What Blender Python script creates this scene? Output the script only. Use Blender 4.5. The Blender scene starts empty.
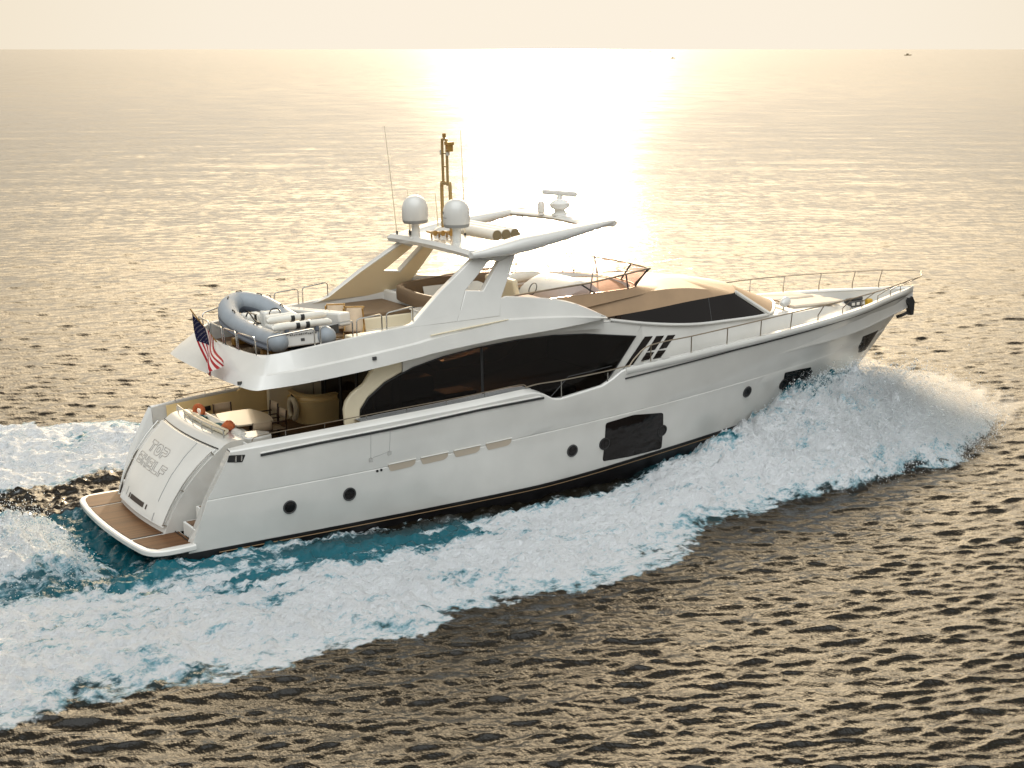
import bpy, bmesh, math, random
import numpy as np
from mathutils import Vector, Matrix, Euler
R = math.radians
PI = math.pi
sc = bpy.context.scene
col = sc.collection
random.seed(7)
rng = np.random.default_rng(11)

# ------------------------------------------------------------------ camera, sky, sun, exposure
CAM = Vector((-11.5, -37.0, 12.2))
HEAD = R(58.4)                     # heading of the camera in the ground plane
SUN_AZ, SUN_EL = R(57.0), R(10.0)  # direction towards the sun
WZ = 0.30                          # level of the calm sea
TRIM = R(1.5)                      # the yacht runs a little bow up

cd = bpy.data.cameras.new('camera')
cam = bpy.data.objects.new('camera', cd)
col.objects.link(cam)
cam.location = CAM
cam.rotation_euler = (R(90) - math.atan(335 / 1600), 0, HEAD - R(90))
cd.sensor_width = 36
cd.lens = 1600 / 1024 * 36
cd.clip_start = 0.5
cd.clip_end = 120000
sc.camera = cam

w = bpy.data.worlds.new('World')
sc.world = w
w.use_nodes = True
nt = w.node_tree
nt.nodes.clear()
sky = nt.nodes.new('ShaderNodeTexSky')
sky.sky_type = 'NISHITA'
sky.sun_disc = False
sky.sun_elevation = SUN_EL
sky.sun_rotation = R(90) - SUN_AZ
sky.altitude = 0
sky.air_density = 1.0
sky.dust_density = 3.0
sky.ozone_density = 1.0
# hazy evening air: the bright aureole is soft-clipped and a veil of haze is added
def vmath(op, a, b=None):
    q = nt.nodes.new('ShaderNodeVectorMath'); q.operation = op
    for i, v in enumerate((a, b)):
        if v is None: continue
        if isinstance(v, tuple): q.inputs[i].default_value = v
        else: nt.links.new(v, q.inputs[i])
    return q.outputs[0]
SKY_K = 10.0
den = vmath('ADD', vmath('DIVIDE', sky.outputs[0], (SKY_K,) * 3), (1, 1, 1))
geo = nt.nodes.new('ShaderNodeTexCoord')
sep = nt.nodes.new('ShaderNodeSeparateXYZ'); nt.links.new(geo.outputs['Generated'], sep.inputs[0])
def ramp(src, a, b):
    q = nt.nodes.new('ShaderNodeMapRange'); q.interpolation_type = 'SMOOTHSTEP'
    nt.links.new(src, q.inputs[0])
    for i, v in enumerate((a, b, 0.0, 1.0)): q.inputs[i + 1].default_value = v
    return q.outputs[0]
def blend(fac, a, b):
    q = nt.nodes.new('ShaderNodeMix'); q.data_type = 'RGBA'
    nt.links.new(fac, q.inputs['Factor'])
    for k, v in (('A', a), ('B', b)):
        if isinstance(v, tuple): q.inputs[k].default_value = (*v, 1)
        else: nt.links.new(v, q.inputs[k])
    return q.outputs['Result']
def towards(el):
    q = nt.nodes.new('ShaderNodeVectorMath'); q.operation = 'DOT_PRODUCT'
    nt.links.new(geo.outputs['Generated'], q.inputs[0])
    q.inputs[1].default_value = (math.cos(SUN_AZ) * math.cos(el), math.sin(SUN_AZ) * math.cos(el), math.sin(el))
    return q.outputs['Value']
# the haze is warm and bright towards the sun, brightened overhead behind by an added lobe, and closes the horizon with a pale bank
lin = nt.nodes.new('ShaderNodeMapRange'); nt.links.new(towards(R(20)), lin.inputs[0])
for i, v in enumerate((0.845, 1.0, 0.0, 1.0)): lin.inputs[i + 1].default_value = v
sq = nt.nodes.new('ShaderNodeMath'); sq.operation = 'POWER'; sq.inputs[1].default_value = 2.2; nt.links.new(lin.outputs[0], sq.inputs[0])
veil = blend(sq.outputs[0], blend(ramp(towards(0.0), 0.05, 0.6), blend(ramp(towards(R(118)), 0.62, 0.98), (2.3, 2.32, 2.2), (12.5, 12.9, 12.9)), (1.1, 0.88, 0.62)), (66.0, 51.5, 33.0))  # the lobe overhead behind is added to brighten the foam
hazy = vmath('ADD', vmath('MULTIPLY', vmath('DIVIDE', sky.outputs[0], den), (0.42, 0.39, 0.34)), veil)
bank = blend(ramp(towards(0.0), 0.2, 0.93), (3.3, 3.2, 3.0), blend(ramp(towards(0.0), 0.93, 1.0), (4.6, 4.05, 3.2), (5.05, 4.55, 3.8)))
skyc = blend(ramp(sep.outputs['Z'], 0.05, 0.59), bank, hazy)
bg = nt.nodes.new('ShaderNodeBackground')
bg.inputs['Strength'].default_value = 0.10
out = nt.nodes.new('ShaderNodeOutputWorld')
nt.links.new(skyc, bg.inputs['Color'])
nt.links.new(bg.outputs[0], out.inputs['Surface'])

sd = bpy.data.lights.new('sun', 'SUN')
sd.energy = 2.6
sd.angle = R(1.2)
sd.color = (1.0, 0.80, 0.56)
sun = bpy.data.objects.new('sun', sd)
col.objects.link(sun)
sun.rotation_euler = Vector((-math.cos(SUN_AZ) * math.cos(SUN_EL), -math.sin(SUN_AZ) * math.cos(SUN_EL), -math.sin(SUN_EL))).to_track_quat('-Z', 'Y').to_euler()

sc.view_settings.view_transform = 'Standard'
sc.view_settings.look = 'None'
sc.view_settings.gamma = 1
sc.view_settings.use_curve_mapping = False
sc.view_settings.exposure = 0.95
sc.cycles.max_bounces = 8
sc.cycles.transparent_max_bounces = 12
sc.cycles.caustics_reflective = False
sc.cycles.caustics_refractive = False
sc.cycles.sample_clamp_indirect = 6

# ------------------------------------------------------------------ materials
def mat(name, base, rough=0.5, metal=0.0, coat=0.0, noise=0.0, nscale=3.0, bump=0.0, bscale=20.0, spec=0.5, trans=0.0, alpha=1.0, sheen=0.0):
    m = bpy.data.materials.new(name)
    m.use_nodes = True
    n = m.node_tree
    b = n.nodes['Principled BSDF']
    b.inputs['Base Color'].default_value = (*base, 1)
    b.inputs['Roughness'].default_value = rough
    b.inputs['Metallic'].default_value = metal
    b.inputs['Coat Weight'].default_value = coat
    b.inputs['Coat Roughness'].default_value = 0.05
    b.inputs['Specular IOR Level'].default_value = spec
    b.inputs['Transmission Weight'].default_value = trans
    b.inputs['Alpha'].default_value = alpha
    b.inputs['Sheen Weight'].default_value = sheen
    tc = n.nodes.new('ShaderNodeTexCoord')
    if noise > 0:
        tx = n.nodes.new('ShaderNodeTexNoise')
        tx.inputs['Scale'].default_value = nscale
        tx.inputs['Detail'].default_value = 6
        n.links.new(tc.outputs['Object'], tx.inputs['Vector'])
        rp = n.nodes.new('ShaderNodeValToRGB')
        rp.color_ramp.elements[0].position = 0.3
        rp.color_ramp.elements[1].position = 0.7
        rp.color_ramp.elements[0].color = (*[c * (1 - noise) for c in base], 1)
        rp.color_ramp.elements[1].color = (*[min(1, c * (1 + noise * 0.4)) for c in base], 1)
        n.links.new(tx.outputs['Fac'], rp.inputs['Fac'])
        n.links.new(rp.outputs['Color'], b.inputs['Base Color'])
        mr = n.nodes.new('ShaderNodeMapRange')
        mr.inputs['To Min'].default_value = rough * 0.8
        mr.inputs['To Max'].default_value = min(1, rough * 1.25)
        n.links.new(tx.outputs['Fac'], mr.inputs['Value'])
        n.links.new(mr.outputs['Result'], b.inputs['Roughness'])
    if bump > 0:
        t2 = n.nodes.new('ShaderNodeTexNoise')
        t2.inputs['Scale'].default_value = bscale
        t2.inputs['Detail'].default_value = 4
        n.links.new(tc.outputs['Object'], t2.inputs['Vector'])
        bp = n.nodes.new('ShaderNodeBump')
        bp.inputs['Strength'].default_value = bump
        bp.inputs['Distance'].default_value = 0.02
        n.links.new(t2.outputs['Fac'], bp.inputs['Height'])
        n.links.new(bp.outputs['Normal'], b.inputs['Normal'])
    return m

def plank_mat(name, base, dark, axis='X', width=0.06):
    m = mat(name, base, 0.5, spec=0.2)
    n = m.node_tree
    b = n.nodes['Principled BSDF']
    tc = n.nodes.new('ShaderNodeTexCoord')
    sp = n.nodes.new('ShaderNodeSeparateXYZ')
    n.links.new(tc.outputs['Object'], sp.inputs[0])
    mu = n.nodes.new('ShaderNodeMath'); mu.operation = 'DIVIDE'; mu.inputs[1].default_value = width
    n.links.new(sp.outputs[axis], mu.inputs[0])
    fr = n.nodes.new('ShaderNodeMath'); fr.operation = 'FRACT'
    n.links.new(mu.outputs[0], fr.inputs[0])
    fl = n.nodes.new('ShaderNodeMath'); fl.operation = 'FLOOR'
    n.links.new(mu.outputs[0], fl.inputs[0])
    wn = n.nodes.new('ShaderNodeTexWhiteNoise'); wn.noise_dimensions = '1D'
    n.links.new(fl.outputs[0], wn.inputs['W'])
    c1 = n.nodes.new('ShaderNodeMix'); c1.data_type = 'RGBA'
    c1.inputs['A'].default_value = (*[c * 0.72 for c in base], 1)
    c1.inputs['B'].default_value = (*[c * 1.25 for c in base], 1)
    n.links.new(wn.outputs['Value'], c1.inputs['Factor'])
    lt = n.nodes.new('ShaderNodeMath'); lt.operation = 'LESS_THAN'; lt.inputs[1].default_value = 0.12
    n.links.new(fr.outputs[0], lt.inputs[0])
    c2 = n.nodes.new('ShaderNodeMix'); c2.data_type = 'RGBA'
    c2.inputs['B'].default_value = (*dark, 1)
    n.links.new(lt.outputs[0], c2.inputs['Factor'])
    n.links.new(c1.outputs['Result'], c2.inputs['A'])
    n.links.new(c2.outputs['Result'], b.inputs['Base Color'])
    return m

GEL = mat('white_gelcoat', (0.69, 0.675, 0.635), 0.22, coat=0.9, noise=0.08, nscale=0.9)
GELM = mat('matt_white_gelcoat', (0.74, 0.73, 0.69), 0.45, noise=0.06, nscale=2, bump=0.05, bscale=60)
CREAM = mat('cream_gelcoat', (0.76, 0.67, 0.49), 0.38, noise=0.06, nscale=2)
BRONZE = mat('bronze_cover', (0.40, 0.265, 0.155), 0.55, noise=0.12, nscale=1.5, bump=0.06, bscale=80)
ANTI = mat('dark_antifouling', (0.012, 0.011, 0.012), 0.35, noise=0.3, nscale=4)
BLACK = mat('black_rubber', (0.012, 0.012, 0.012), 0.5)
GLASS = mat('dark_tinted_glass', (0.010, 0.007, 0.006), 0.05, spec=0.3)
GOLD = mat('gold_pinstripe', (0.22, 0.14, 0.07), 0.3, metal=0.6)
STEEL = mat('polished_steel', (0.62, 0.60, 0.56), 0.18, metal=1.0, noise=0.08, nscale=9)
TEAK = plank_mat('teak_planks', (0.125, 0.055, 0.02), (0.02, 0.014, 0.01), 'Y', 0.07)
TEAKD = plank_mat('dark_teak_deck', (0.15, 0.085, 0.045), (0.012, 0.01, 0.01), 'Y', 0.07)
GREY = mat('grey_plastic', (0.30, 0.30, 0.29), 0.5, noise=0.1)
DGREY = mat('dark_grey_plastic', (0.05, 0.05, 0.05), 0.5, noise=0.1)
PVC = mat('grey_hypalon', (0.29, 0.32, 0.35), 0.55, noise=0.10, nscale=3, bump=0.05, bscale=70)
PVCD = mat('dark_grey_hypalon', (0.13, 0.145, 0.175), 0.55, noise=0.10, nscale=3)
CANVAS = mat('beige_canvas', (0.60, 0.47, 0.33), 0.85, noise=0.08, nscale=8, bump=0.2, bscale=200)
BROWNC = mat('brown_cushion', (0.15, 0.095, 0.05), 0.7, noise=0.15, nscale=4, bump=0.1, bscale=60)
WHITEC = mat('white_cushion', (0.76, 0.73, 0.66), 0.75, noise=0.06, nscale=5, bump=0.15, bscale=30)
WOOD = mat('dark_varnished_wood', (0.06, 0.03, 0.018), 0.35, noise=0.25, nscale=12)
YWOOD = mat('golden_varnished_wood', (0.40, 0.22, 0.05), 0.4, noise=0.2, nscale=12)
ORANGE = mat('orange_towel', (0.55, 0.14, 0.045), 0.9, noise=0.2, nscale=20, bump=0.4, bscale=60)
TEALT = mat('teal_towel', (0.02, 0.10, 0.11), 0.9, noise=0.2, nscale=20, bump=0.4, bscale=60)
INTER = mat('dark_interior', (0.016, 0.011, 0.008), 0.6, noise=0.3, nscale=1.2)
LETTER = mat('grey_lettering', (0.34, 0.31, 0.28), 0.4)
YELLOW = mat('yellow_plastic', (0.55, 0.33, 0.03), 0.5)
F_RED = mat('flag_red', (0.30, 0.004, 0.009), 0.8, noise=0.1, nscale=8)
F_WHITE = mat('flag_white', (0.60, 0.53, 0.49), 0.8, noise=0.05, nscale=8)
F_BLUE = mat('flag_blue', (0.006, 0.007, 0.030), 0.9, spec=0.1)
for fm in (F_RED, F_WHITE, F_BLUE, CANVAS):      # thin cloth lets some light through
    n = fm.node_tree
    b = n.nodes['Principled BSDF']
    tl = n.nodes.new('ShaderNodeBsdfTranslucent')
    tl.inputs['Color'].default_value = tuple(b.inputs['Base Color'].default_value)
    mx = n.nodes.new('ShaderNodeMixShader')
    mx.inputs[0].default_value = 0.10
    n.links.new(b.outputs[0], mx.inputs[1])
    n.links.new(tl.outputs[0], mx.inputs[2])
    n.links.new(mx.outputs[0], n.nodes['Material Output'].inputs['Surface'])
def clear_mat(name, colr, fac):
    m = bpy.data.materials.new(name)
    m.use_nodes = True
    n = m.node_tree
    n.nodes.clear()
    tr = n.nodes.new('ShaderNodeBsdfTransparent'); tr.inputs[0].default_value = (*colr, 1)
    gl = n.nodes.new('ShaderNodeBsdfGlossy'); gl.inputs['Roughness'].default_value = 0.15
    fr = n.nodes.new('ShaderNodeFresnel'); fr.inputs[0].default_value = 1.45
    ad = n.nodes.new('ShaderNodeMath'); ad.operation = 'ADD'; ad.operation = 'MULTIPLY'; ad.inputs[1].default_value = fac
    mx = n.nodes.new('ShaderNodeMixShader')
    o = n.nodes.new('ShaderNodeOutputMaterial')
    n.links.new(fr.outputs[0], ad.inputs[0]); n.links.new(ad.outputs[0], mx.inputs[0])
    n.links.new(tr.outputs[0], mx.inputs[1]); n.links.new(gl.outputs[0], mx.inputs[2])
    n.links.new(mx.outputs[0], o.inputs[0])
    return m
PINK = clear_mat('rose_tinted_screen', (0.68, 0.57, 0.55), 0.35)
TINT = clear_mat('smoked_window_glass', (0.36, 0.31, 0.27), 0.8)

# ------------------------------------------------------------------ mesh helpers
class MB:
    def __init__(s): s.v, s.f, s.mi = [], [], []
    def add(s, vs, fs, m=0):
        o = len(s.v)
        s.v += [tuple(p) for p in vs]
        s.f += [tuple(i + o for i in f) for f in fs]
        s.mi += [m] * len(fs)
        return s
    def box(s, c, size, rot=None, m=0):
        x, y, z = (k / 2 for k in size)
        vs = [Vector(p) for p in ((-x,-y,-z),(x,-y,-z),(x,y,-z),(-x,y,-z),(-x,-y,z),(x,-y,z),(x,y,z),(-x,y,z))]
        if rot: 
            e = Euler(rot).to_matrix(); vs = [e @ p for p in vs]
        c = Vector(c)
        return s.add([p + c for p in vs], [(0,3,2,1),(4,5,6,7),(0,1,5,4),(1,2,6,5),(2,3,7,6),(3,0,4,7)], m)
    def tube(s, pts, r, n=8, closed=False, m=0, cap=True):
        pts = [Vector(p) for p in pts]
        N = len(pts)
        rs = r if hasattr(r, '__len__') else [r] * N
        vs, fs = [], []
        up = None
        for i, p in enumerate(pts):
            if closed: d = (pts[(i + 1) % N] - pts[i - 1])
            else: d = pts[min(i + 1, N - 1)] - pts[max(i - 1, 0)]
            d = d.normalized() if d.length > 1e-9 else Vector((0, 0, 1))
            if up is None:
                up = Vector((0, 0, 1)) if abs(d.z) < 0.9 else Vector((1, 0, 0))
            a = d.cross(up)
            if a.length < 1e-6: a = d.orthogonal()
            a.normalize(); b = a.cross(d).normalized(); up = b
            for k in range(n):
                t = 2 * PI * k / n
                vs.append(p + (a * math.cos(t) + b * math.sin(t)) * rs[i])
        for i in range(N if closed else N - 1):
            j = (i + 1) % N
            for k in range(n):
                l = (k + 1) % n
                fs.append((i*n+k, i*n+l, j*n+l, j*n+k))
        if cap and not closed:
            fs.append(tuple(range(n))[::-1]); fs.append(tuple((N-1)*n + k for k in range(n)))
        return s.add(vs, fs, m)
    def prism(s, poly, off, m=0):
        a = [Vector(p) for p in poly]; o = Vector(off)
        n = len(a)
        vs = a + [p + o for p in a]
        fs = [tuple(range(n)), tuple(range(2*n-1, n-1, -1))]
        fs += [(i, i + n, (i+1) % n + n, (i+1) % n) for i in range(n)]
        return s.add(vs, fs, m)
    def loft(s, rows, closed=False, caps=False, m=0):
        n = len(rows[0]); vs = [p for r_ in rows for p in r_]; fs = []
        for i in range(len(rows) - 1):
            for k in range(n if closed else n - 1):
                l = (k + 1) % n
                fs.append((i*n+k, i*n+l, (i+1)*n+l, (i+1)*n+k))
        if caps:
            fs.append(tuple(range(n))[::-1]); fs.append(tuple((len(rows)-1)*n + k for k in range(n)))
        return s.add(vs, fs, m)
    def lathe(s, prof, c=(0,0,0), n=24, m=0):
        rows = []
        for r_, z in prof:
            rows.append([(c[0] + max(r_, 1e-4)*math.cos(2*PI*k/n), c[1] + max(r_, 1e-4)*math.sin(2*PI*k/n), c[2] + z) for k in range(n)])
        return s.loft(rows, True, True, m)
    def build(s, name, mats, parent=None, sharp=35, bevel=0, loc=None, seg=2):
        me = bpy.data.meshes.new(name)
        me.from_pydata(s.v, [], s.f)
        if not isinstance(mats, (list, tuple)): mats = [mats]
        for q in mats: me.materials.append(q)
        me.polygons.foreach_set('material_index', s.mi)
        bm = bmesh.new(); bm.from_mesh(me)
        bmesh.ops.remove_doubles(bm, verts=bm.verts, dist=1e-5)
        bmesh.ops.recalc_face_normals(bm, faces=bm.faces)
        bm.to_mesh(me); bm.free()
        me.polygons.foreach_set('use_smooth', [True] * len(me.polygons))
        if sharp is not None: me.set_sharp_from_angle(angle=R(sharp))
        o = bpy.data.objects.new(name, me)
        col.objects.link(o)
        if parent: o.parent = parent
        if loc: o.location = loc
        if bevel:
            bv = o.modifiers.new('bevel', 'BEVEL'); bv.width = bevel; bv.segments = seg; bv.limit_method = 'ANGLE'; bv.angle_limit = R(40)
            bv.harden_normals = False
        return o

def tag(o, label=None, cat=None, group=None, kind=None):
    for k, v in (('label', label), ('category', cat), ('group', group), ('kind', kind)):
        if v: o[k] = v
    return o
def empty(name, loc, rot=(0, 0, 0), parent=None):
    o = bpy.data.objects.new(name, None); col.objects.link(o)
    o.location = loc; o.rotation_euler = rot; o.empty_display_size = 0.3
    return o
def copy_tree(o, parent=None):
    c = o.copy(); col.objects.link(c)
    if parent: c.parent = parent
    for ch in list(o.children): copy_tree(ch, c)
    return c
def smooth_path(pts, n=8, closed=False):
    P = [Vector(p) for p in pts]; N = len(P); o = []
    rngi = range(N if closed else N - 1)
    for i in rngi:
        if closed: a, b, c_, d = P[i-1], P[i], P[(i+1) % N], P[(i+2) % N]
        else: a, b, c_, d = P[max(i-1,0)], P[i], P[i+1], P[min(i+2,N-1)]
        for k in range(n):
            t = k / n
            o.append(0.5 * ((2*b) + (c_-a)*t + (2*a-5*b+4*c_-d)*t*t + (-a+3*b-3*c_+d)*t**3))
    if not closed: o.append(P[-1])
    return o
def pchip(x, xs, ys):
    xs = np.array(xs, float); ys = np.array(ys, float); x = np.asarray(x, float)
    h = np.diff(xs); dl = np.diff(ys) / h
    d = np.zeros_like(ys)
    for i in range(1, len(xs) - 1):
        if dl[i-1] * dl[i] > 0:
            w1, w2 = 2*h[i] + h[i-1], h[i] + 2*h[i-1]
            d[i] = (w1 + w2) / (w1 / dl[i-1] + w2 / dl[i])
    d[0], d[-1] = dl[0], dl[-1]
    i = np.clip(np.searchsorted(xs, x) - 1, 0, len(xs) - 2)
    t = np.clip((x - xs[i]) / h[i], 0, 1)
    return ((2*t**3 - 3*t**2 + 1)*ys[i] + (t**3 - 2*t**2 + t)*h[i]*d[i] + (-2*t**3 + 3*t**2)*ys[i+1] + (t**3 - t**2)*h[i]*d[i+1])
# ------------------------------------------------------------------ the sea and the wake: one height field on rings that widen with distance
rg = np.random.default_rng(5)
NW = 110
lam = 0.16 * (3.0 / 0.16) ** (np.arange(NW) / (NW - 1.0)) * rg.uniform(.93, 1.07, NW)
ang = HEAD + R(188) + rg.normal(0, R(19), NW)
kk = 2 * PI / lam
SLOPE = 0.30
spec = np.where(lam < 1.0, 1.0, 1.0) * np.exp(-((np.log(lam / 0.27)) / 1.35) ** 2)
spec = spec / math.sqrt((spec ** 2).sum())
amp = SLOPE * math.sqrt(2) * spec / kk
LS = rg.uniform(4.0, 17.0, 18)               # a little longer swell that still shows far out
lam = np.concatenate([lam, LS]); kk = 2 * PI / lam
ang = np.concatenate([ang, HEAD + R(190) + rg.normal(0, R(42), 18)])
amp = np.concatenate([amp, 0.018 * math.sqrt(2 / 18) / kk[NW:]])
NW = len(lam)
pha = rg.uniform(0, 2 * PI, NW)
def waves(x, y, sp):
    z, dx, dy = np.zeros_like(x), np.zeros_like(x), np.zeros_like(x)
    for i in range(NW):
        wgt = np.clip((lam[i] / sp - 1.6) / 1.6, 0, 1)
        m = wgt > 0
        if not m.any(): continue
        ca, sa = math.cos(ang[i]), math.sin(ang[i])
        ph = kk[i] * (ca * x[m] + sa * y[m]) + pha[i]
        w_ = wgt[m] * amp[i]
        z[m] += w_ * np.sin(ph)
        c_ = np.cos(ph) * w_ * .95            # crests are drawn together and sharpened
        dx[m] += ca * c_; dy[m] += sa * c_
    return z, dx, dy
PERM = rg.permutation(4096)
VAL = rg.uniform(-1, 1, 4096)
def vnoise(x, y):
    xi, yi = np.floor(x).astype(np.int64), np.floor(y).astype(np.int64)
    fx, fy = x - xi, y - yi
    u, v = fx*fx*fx*(fx*(fx*6-15)+10), fy*fy*fy*(fy*(fy*6-15)+10)
    def hsh(a, b): return VAL[PERM[(PERM[a & 4095] + b) & 4095]]
    return (hsh(xi, yi)*(1-u) + hsh(xi+1, yi)*u)*(1-v) + (hsh(xi, yi+1)*(1-u) + hsh(xi+1, yi+1)*u)*v
def fbm(x, y, o=4, g=.55):
    z = np.zeros_like(x); a = 1.0; t = 0
    for i in range(o):
        z += a * vnoise(x + 37.1 * i, y - 17.7 * i); t += a; a *= g; x = x * 2.03; y = y * 2.03
    return z / t
def sst(a, b, x): 
    t = np.clip((x - a) / (b - a), 0, 1); return t*t*(3-2*t)
OUT_X = [-60, -30, -5, 0, 3.6, 6, 9.4, 11.6, 13, 14.7, 17, 19.8, 21.7, 23.5, 25.2, 27, 28.2, 29]
OUT_Y = [15, 12, 9.6, 9.6, 9.3, 8.8, 8.3, 7.5, 6.8, 6.2, 6.0, 6.0, 5.3, 5.2, 4.3, 3.3, 2.0, 0.2]
INN_X = [-60, -12, -4, -2, 0, 2, 5, 8, 11, 13, 30]
INN_Y = [3.2, 2.8, 2.7, 3.0, 3.6, 4.2, 4.2, 3.6, 2.7, 2.2, 0.0]
HX_, HH_ = [13.0, 15.5, 17.4, 19, 20.2, 21.5, 23.0, 24.5, 26.0, 27.5, 28.6], [0.0, 0.36, 0.95, 1.52, 1.85, 1.92, 1.7, 1.25, 0.75, 0.32, 0.0]
CX_, CC_ = [13, 17.4, 20, 23, 25, 27, 28.6], [2.9, 2.75, 2.7, 2.35, 2.0, 1.4, .6]
def wake(x, y):
    """height above the calm sea, foam cover, aeration (all 0 away from the yacht)"""
    port = y > 0
    a = np.abs(y)
    ao = np.where(port, a / np.interp(x, [-60, 0, 8, 16, 22], [1.5, 1.5, 1.4, 1.15, 1.0]), a)
    n1 = fbm(x * .35, y * .35, 4); n2 = fbm(x * 1.1 + 50, y * 1.1, 4); n3 = fbm(x * 3.6, y * 3.6 + 9, 4); n4 = fbm(x * 9, y * 9 + 31, 3)
    o = np.interp(x, OUT_X, OUT_Y) + n1 * .55 + n2 * .52 + n3 * .24
    inn = np.interp(x, INN_X, INN_Y) + n1 * .8
    front = sst(28.9, 26.5, x + n2 * .5)
    inside = (.42 * sst(-.02, .2, o - ao) + .58 * sst(.1, 1.7, o - ao)) * sst(29.2, 27.5, x)
    # foam: solid near the outer edge, broken towards the hull aft of midships
    solid = sst(-1.0, 1.2, ao - inn)
    foam = inside * (0.30 + 0.75 * solid)
    holes = fbm(x * .55 + 11, y * 1.1 - 7, 4)
    foam -= inside * np.clip(holes - .08, 0, 1) * np.interp(x, [-40, 8, 13, 16], [1.7, 1.7, 1.2, .8]) * (1 - .42 * sst(.2, 1.8, ao - inn)) + inside * np.clip(n3 - .08, 0, 1) * .45
    fade = np.interp(x, [-60, -35, -12, 0], [.2, .45, .85, 1.0])
    foam = foam * fade
    aer = inside * sst(-40, -5, x)
    # bow wave
    H = np.interp(x, HX_, HH_); c = np.interp(x, CX_, CC_)
    outp = np.clip(1 - (ao - c) / np.maximum(o - c, .3), 0, 1)
    prof_o = outp ** 1.15 * (0.75 + .25 * outp)
    prof_i = 0.62 + .38 * sst(-2.4, 0, ao - c)
    hb = H * np.where(ao > c, prof_o, prof_i)
    nf = fbm((x - .55 * a) * 1.9, (a + .35 * x) * .55, 4)
    turb = 1 + .10 * n1 + .10 * n2 + .16 * nf
    h = hb * turb + np.clip(hb, 0, .8) * (n3 * .18 + n4 * .12 + fbm((x - .5 * a) * 6, a * 1.6 + x * .4, 3) * .16)
    foam = foam - .72 * np.exp(-((ao - c + .3) / 1.1) ** 2) * np.clip(.55 + n1 + .8 * nf, 0, 1) * np.interp(x, [14, 17, 21, 24], [0, 1, 1, 0]) * (H > .2)
    # spreading shoulder wave behind it
    ridge = np.interp(x, [-60, -10, 0, 8, 14, 17], [.05, .22, .34, .38, .42, .10])
    cr = np.interp(x, [-60, 0, 8, 14, 17], [11.5, 7.8, 6.4, 4.9, 3.4])
    h += ridge * np.exp(-((ao - cr) / np.where(ao > cr, 1.25, 2.6)) ** 2) * (1 + .4 * n1 + .3 * n2)
    h += inside * sst(0, .9, o - ao) * (.05 + n2 * .10 + n3 * .13 + n4 * .065)
    # water hugging the hull
    h += np.interp(x, [-1, 0, 6, 12, 16], [0, .26, .20, .12, .3]) * np.exp(-((a - 2.8) / .9) ** 2) * (x > -1) * (x < 24)
    # trough beside the quarter, then the stern plume
    st = sst(.2, -.9, x)
    w2 = 2.5 + np.clip(-x, 0, 40) * .035 + n1 * .4
    pl = st * sst(.5, -.6, a - w2)
    hump = np.interp(x, [-60, -25, -8, -4.5, -2.2, -1.0, -.3], [.05, .10, .35, .75, .55, .05, -.35])
    h += pl * (hump * (1 + .35 * n1) + np.interp(x, [-30, -6, -1.5, -.8], [.04, .22, .22, .03]) * (n2 + .5 * n3) + n4 * .04)
    pf = pl * np.interp(x, [-60, -30, -9, -3.0, -1.3, -.5], [.35, .6, .95, 1.0, .72, .2]) 
    pf = pf - pl * np.clip(fbm(x * .8 + 3, y * .8 + 40, 3) - .25, 0, 1) * .5
    foam = np.where(pl > .02, np.maximum(foam * (1 - pl), pf), foam)
    aer = np.maximum(aer, pl * np.interp(x, [-60, -20, -6, -1], [.2, .5, 1.2, 1.3]))
    hbw = np.interp(x, [0, 5, 9, 13, 16, 18], [2.7, 2.8, 2.8, 2.7, 2.3, 1.9])
    gap = 1 - (1 - sst(.1, 1.05 + .4 * n2, a - hbw)) * np.interp(x, [2, 6, 13, 16.5], [.2, 1, .9, 0])
    foam = foam * gap; aer = aer * (.25 + .75 * gap)
    # smooth sheet of water that slides off the quarter, between plume and foam
    sheet = np.exp(-((a - (2.95 + np.clip(-x, 0, 20) * .06)) / .42) ** 2) * sst(1.2, -.4, x) * sst(-16, -5, x)
    h += sheet * .09
    foam = foam * (1 - .6 * np.clip(sheet, 0, 1)); aer = np.maximum(aer, .8 * np.clip(sheet, 0, 1))
    clear = np.where(port & (x < 10), sst(3.9 + .5 * n1, 5.0 + .5 * n1, ao), 1.0); clear = np.where(pl > .02, 1.0, clear)
    foam *= clear; aer *= clear
    # clear strip on the port side and faint hull edge foam
    edge = np.exp(-((a - 2.95 - n2 * .2) / .22) ** 2) * np.interp(x, [0, 1, 6, 8], [0, .55, .35, 0])
    foam = np.maximum(foam, edge * (x < 8) * (x > .4))
    lim = sst(-62, -45, x)
    return h * lim, np.clip(foam, 0, 1) * lim, np.clip(aer, 0, 1.3) * lim

# ring grid
fine = np.arange(-R(28), R(28), 0.00160)
coarse = np.concatenate([np.arange(R(28), PI, .04), np.arange(PI, 2 * PI - R(28), .04)])
TH_ = np.concatenate([fine, coarse])
rads = [11.0]
while rads[-1] < 60000:
    r0 = rads[-1]
    if r0 < 17: q = .008
    else: q = float(np.interp(math.log10(r0), [1.79, 2.65, 3.0, 3.4, 4.5], [.0019, .0019, .0036, .012, .04]))
    rads.append(r0 * (1 + q))
rads = np.array(rads)
nr, na = len(rads), len(TH_)
RR, TT = np.meshgrid(rads, TH_, indexing='ij')
X = CAM.x + RR * np.cos(HEAD - TT); Y = CAM.y + RR * np.sin(HEAD - TT)
dr = np.gradient(rads)
jit = rg.uniform(-.36, .36, RR.shape) * dr[:, None] * np.clip((RR - 60) / 60, 0, 1) * (np.arange(nr) < nr - 1)[:, None]
RR = RR + jit
X = CAM.x + RR * np.cos(HEAD - TT); Y = CAM.y + RR * np.sin(HEAD - TT)
X = X.ravel(); Y = Y.ravel(); rr_ = RR.ravel(); tt_ = TT.ravel()
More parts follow.
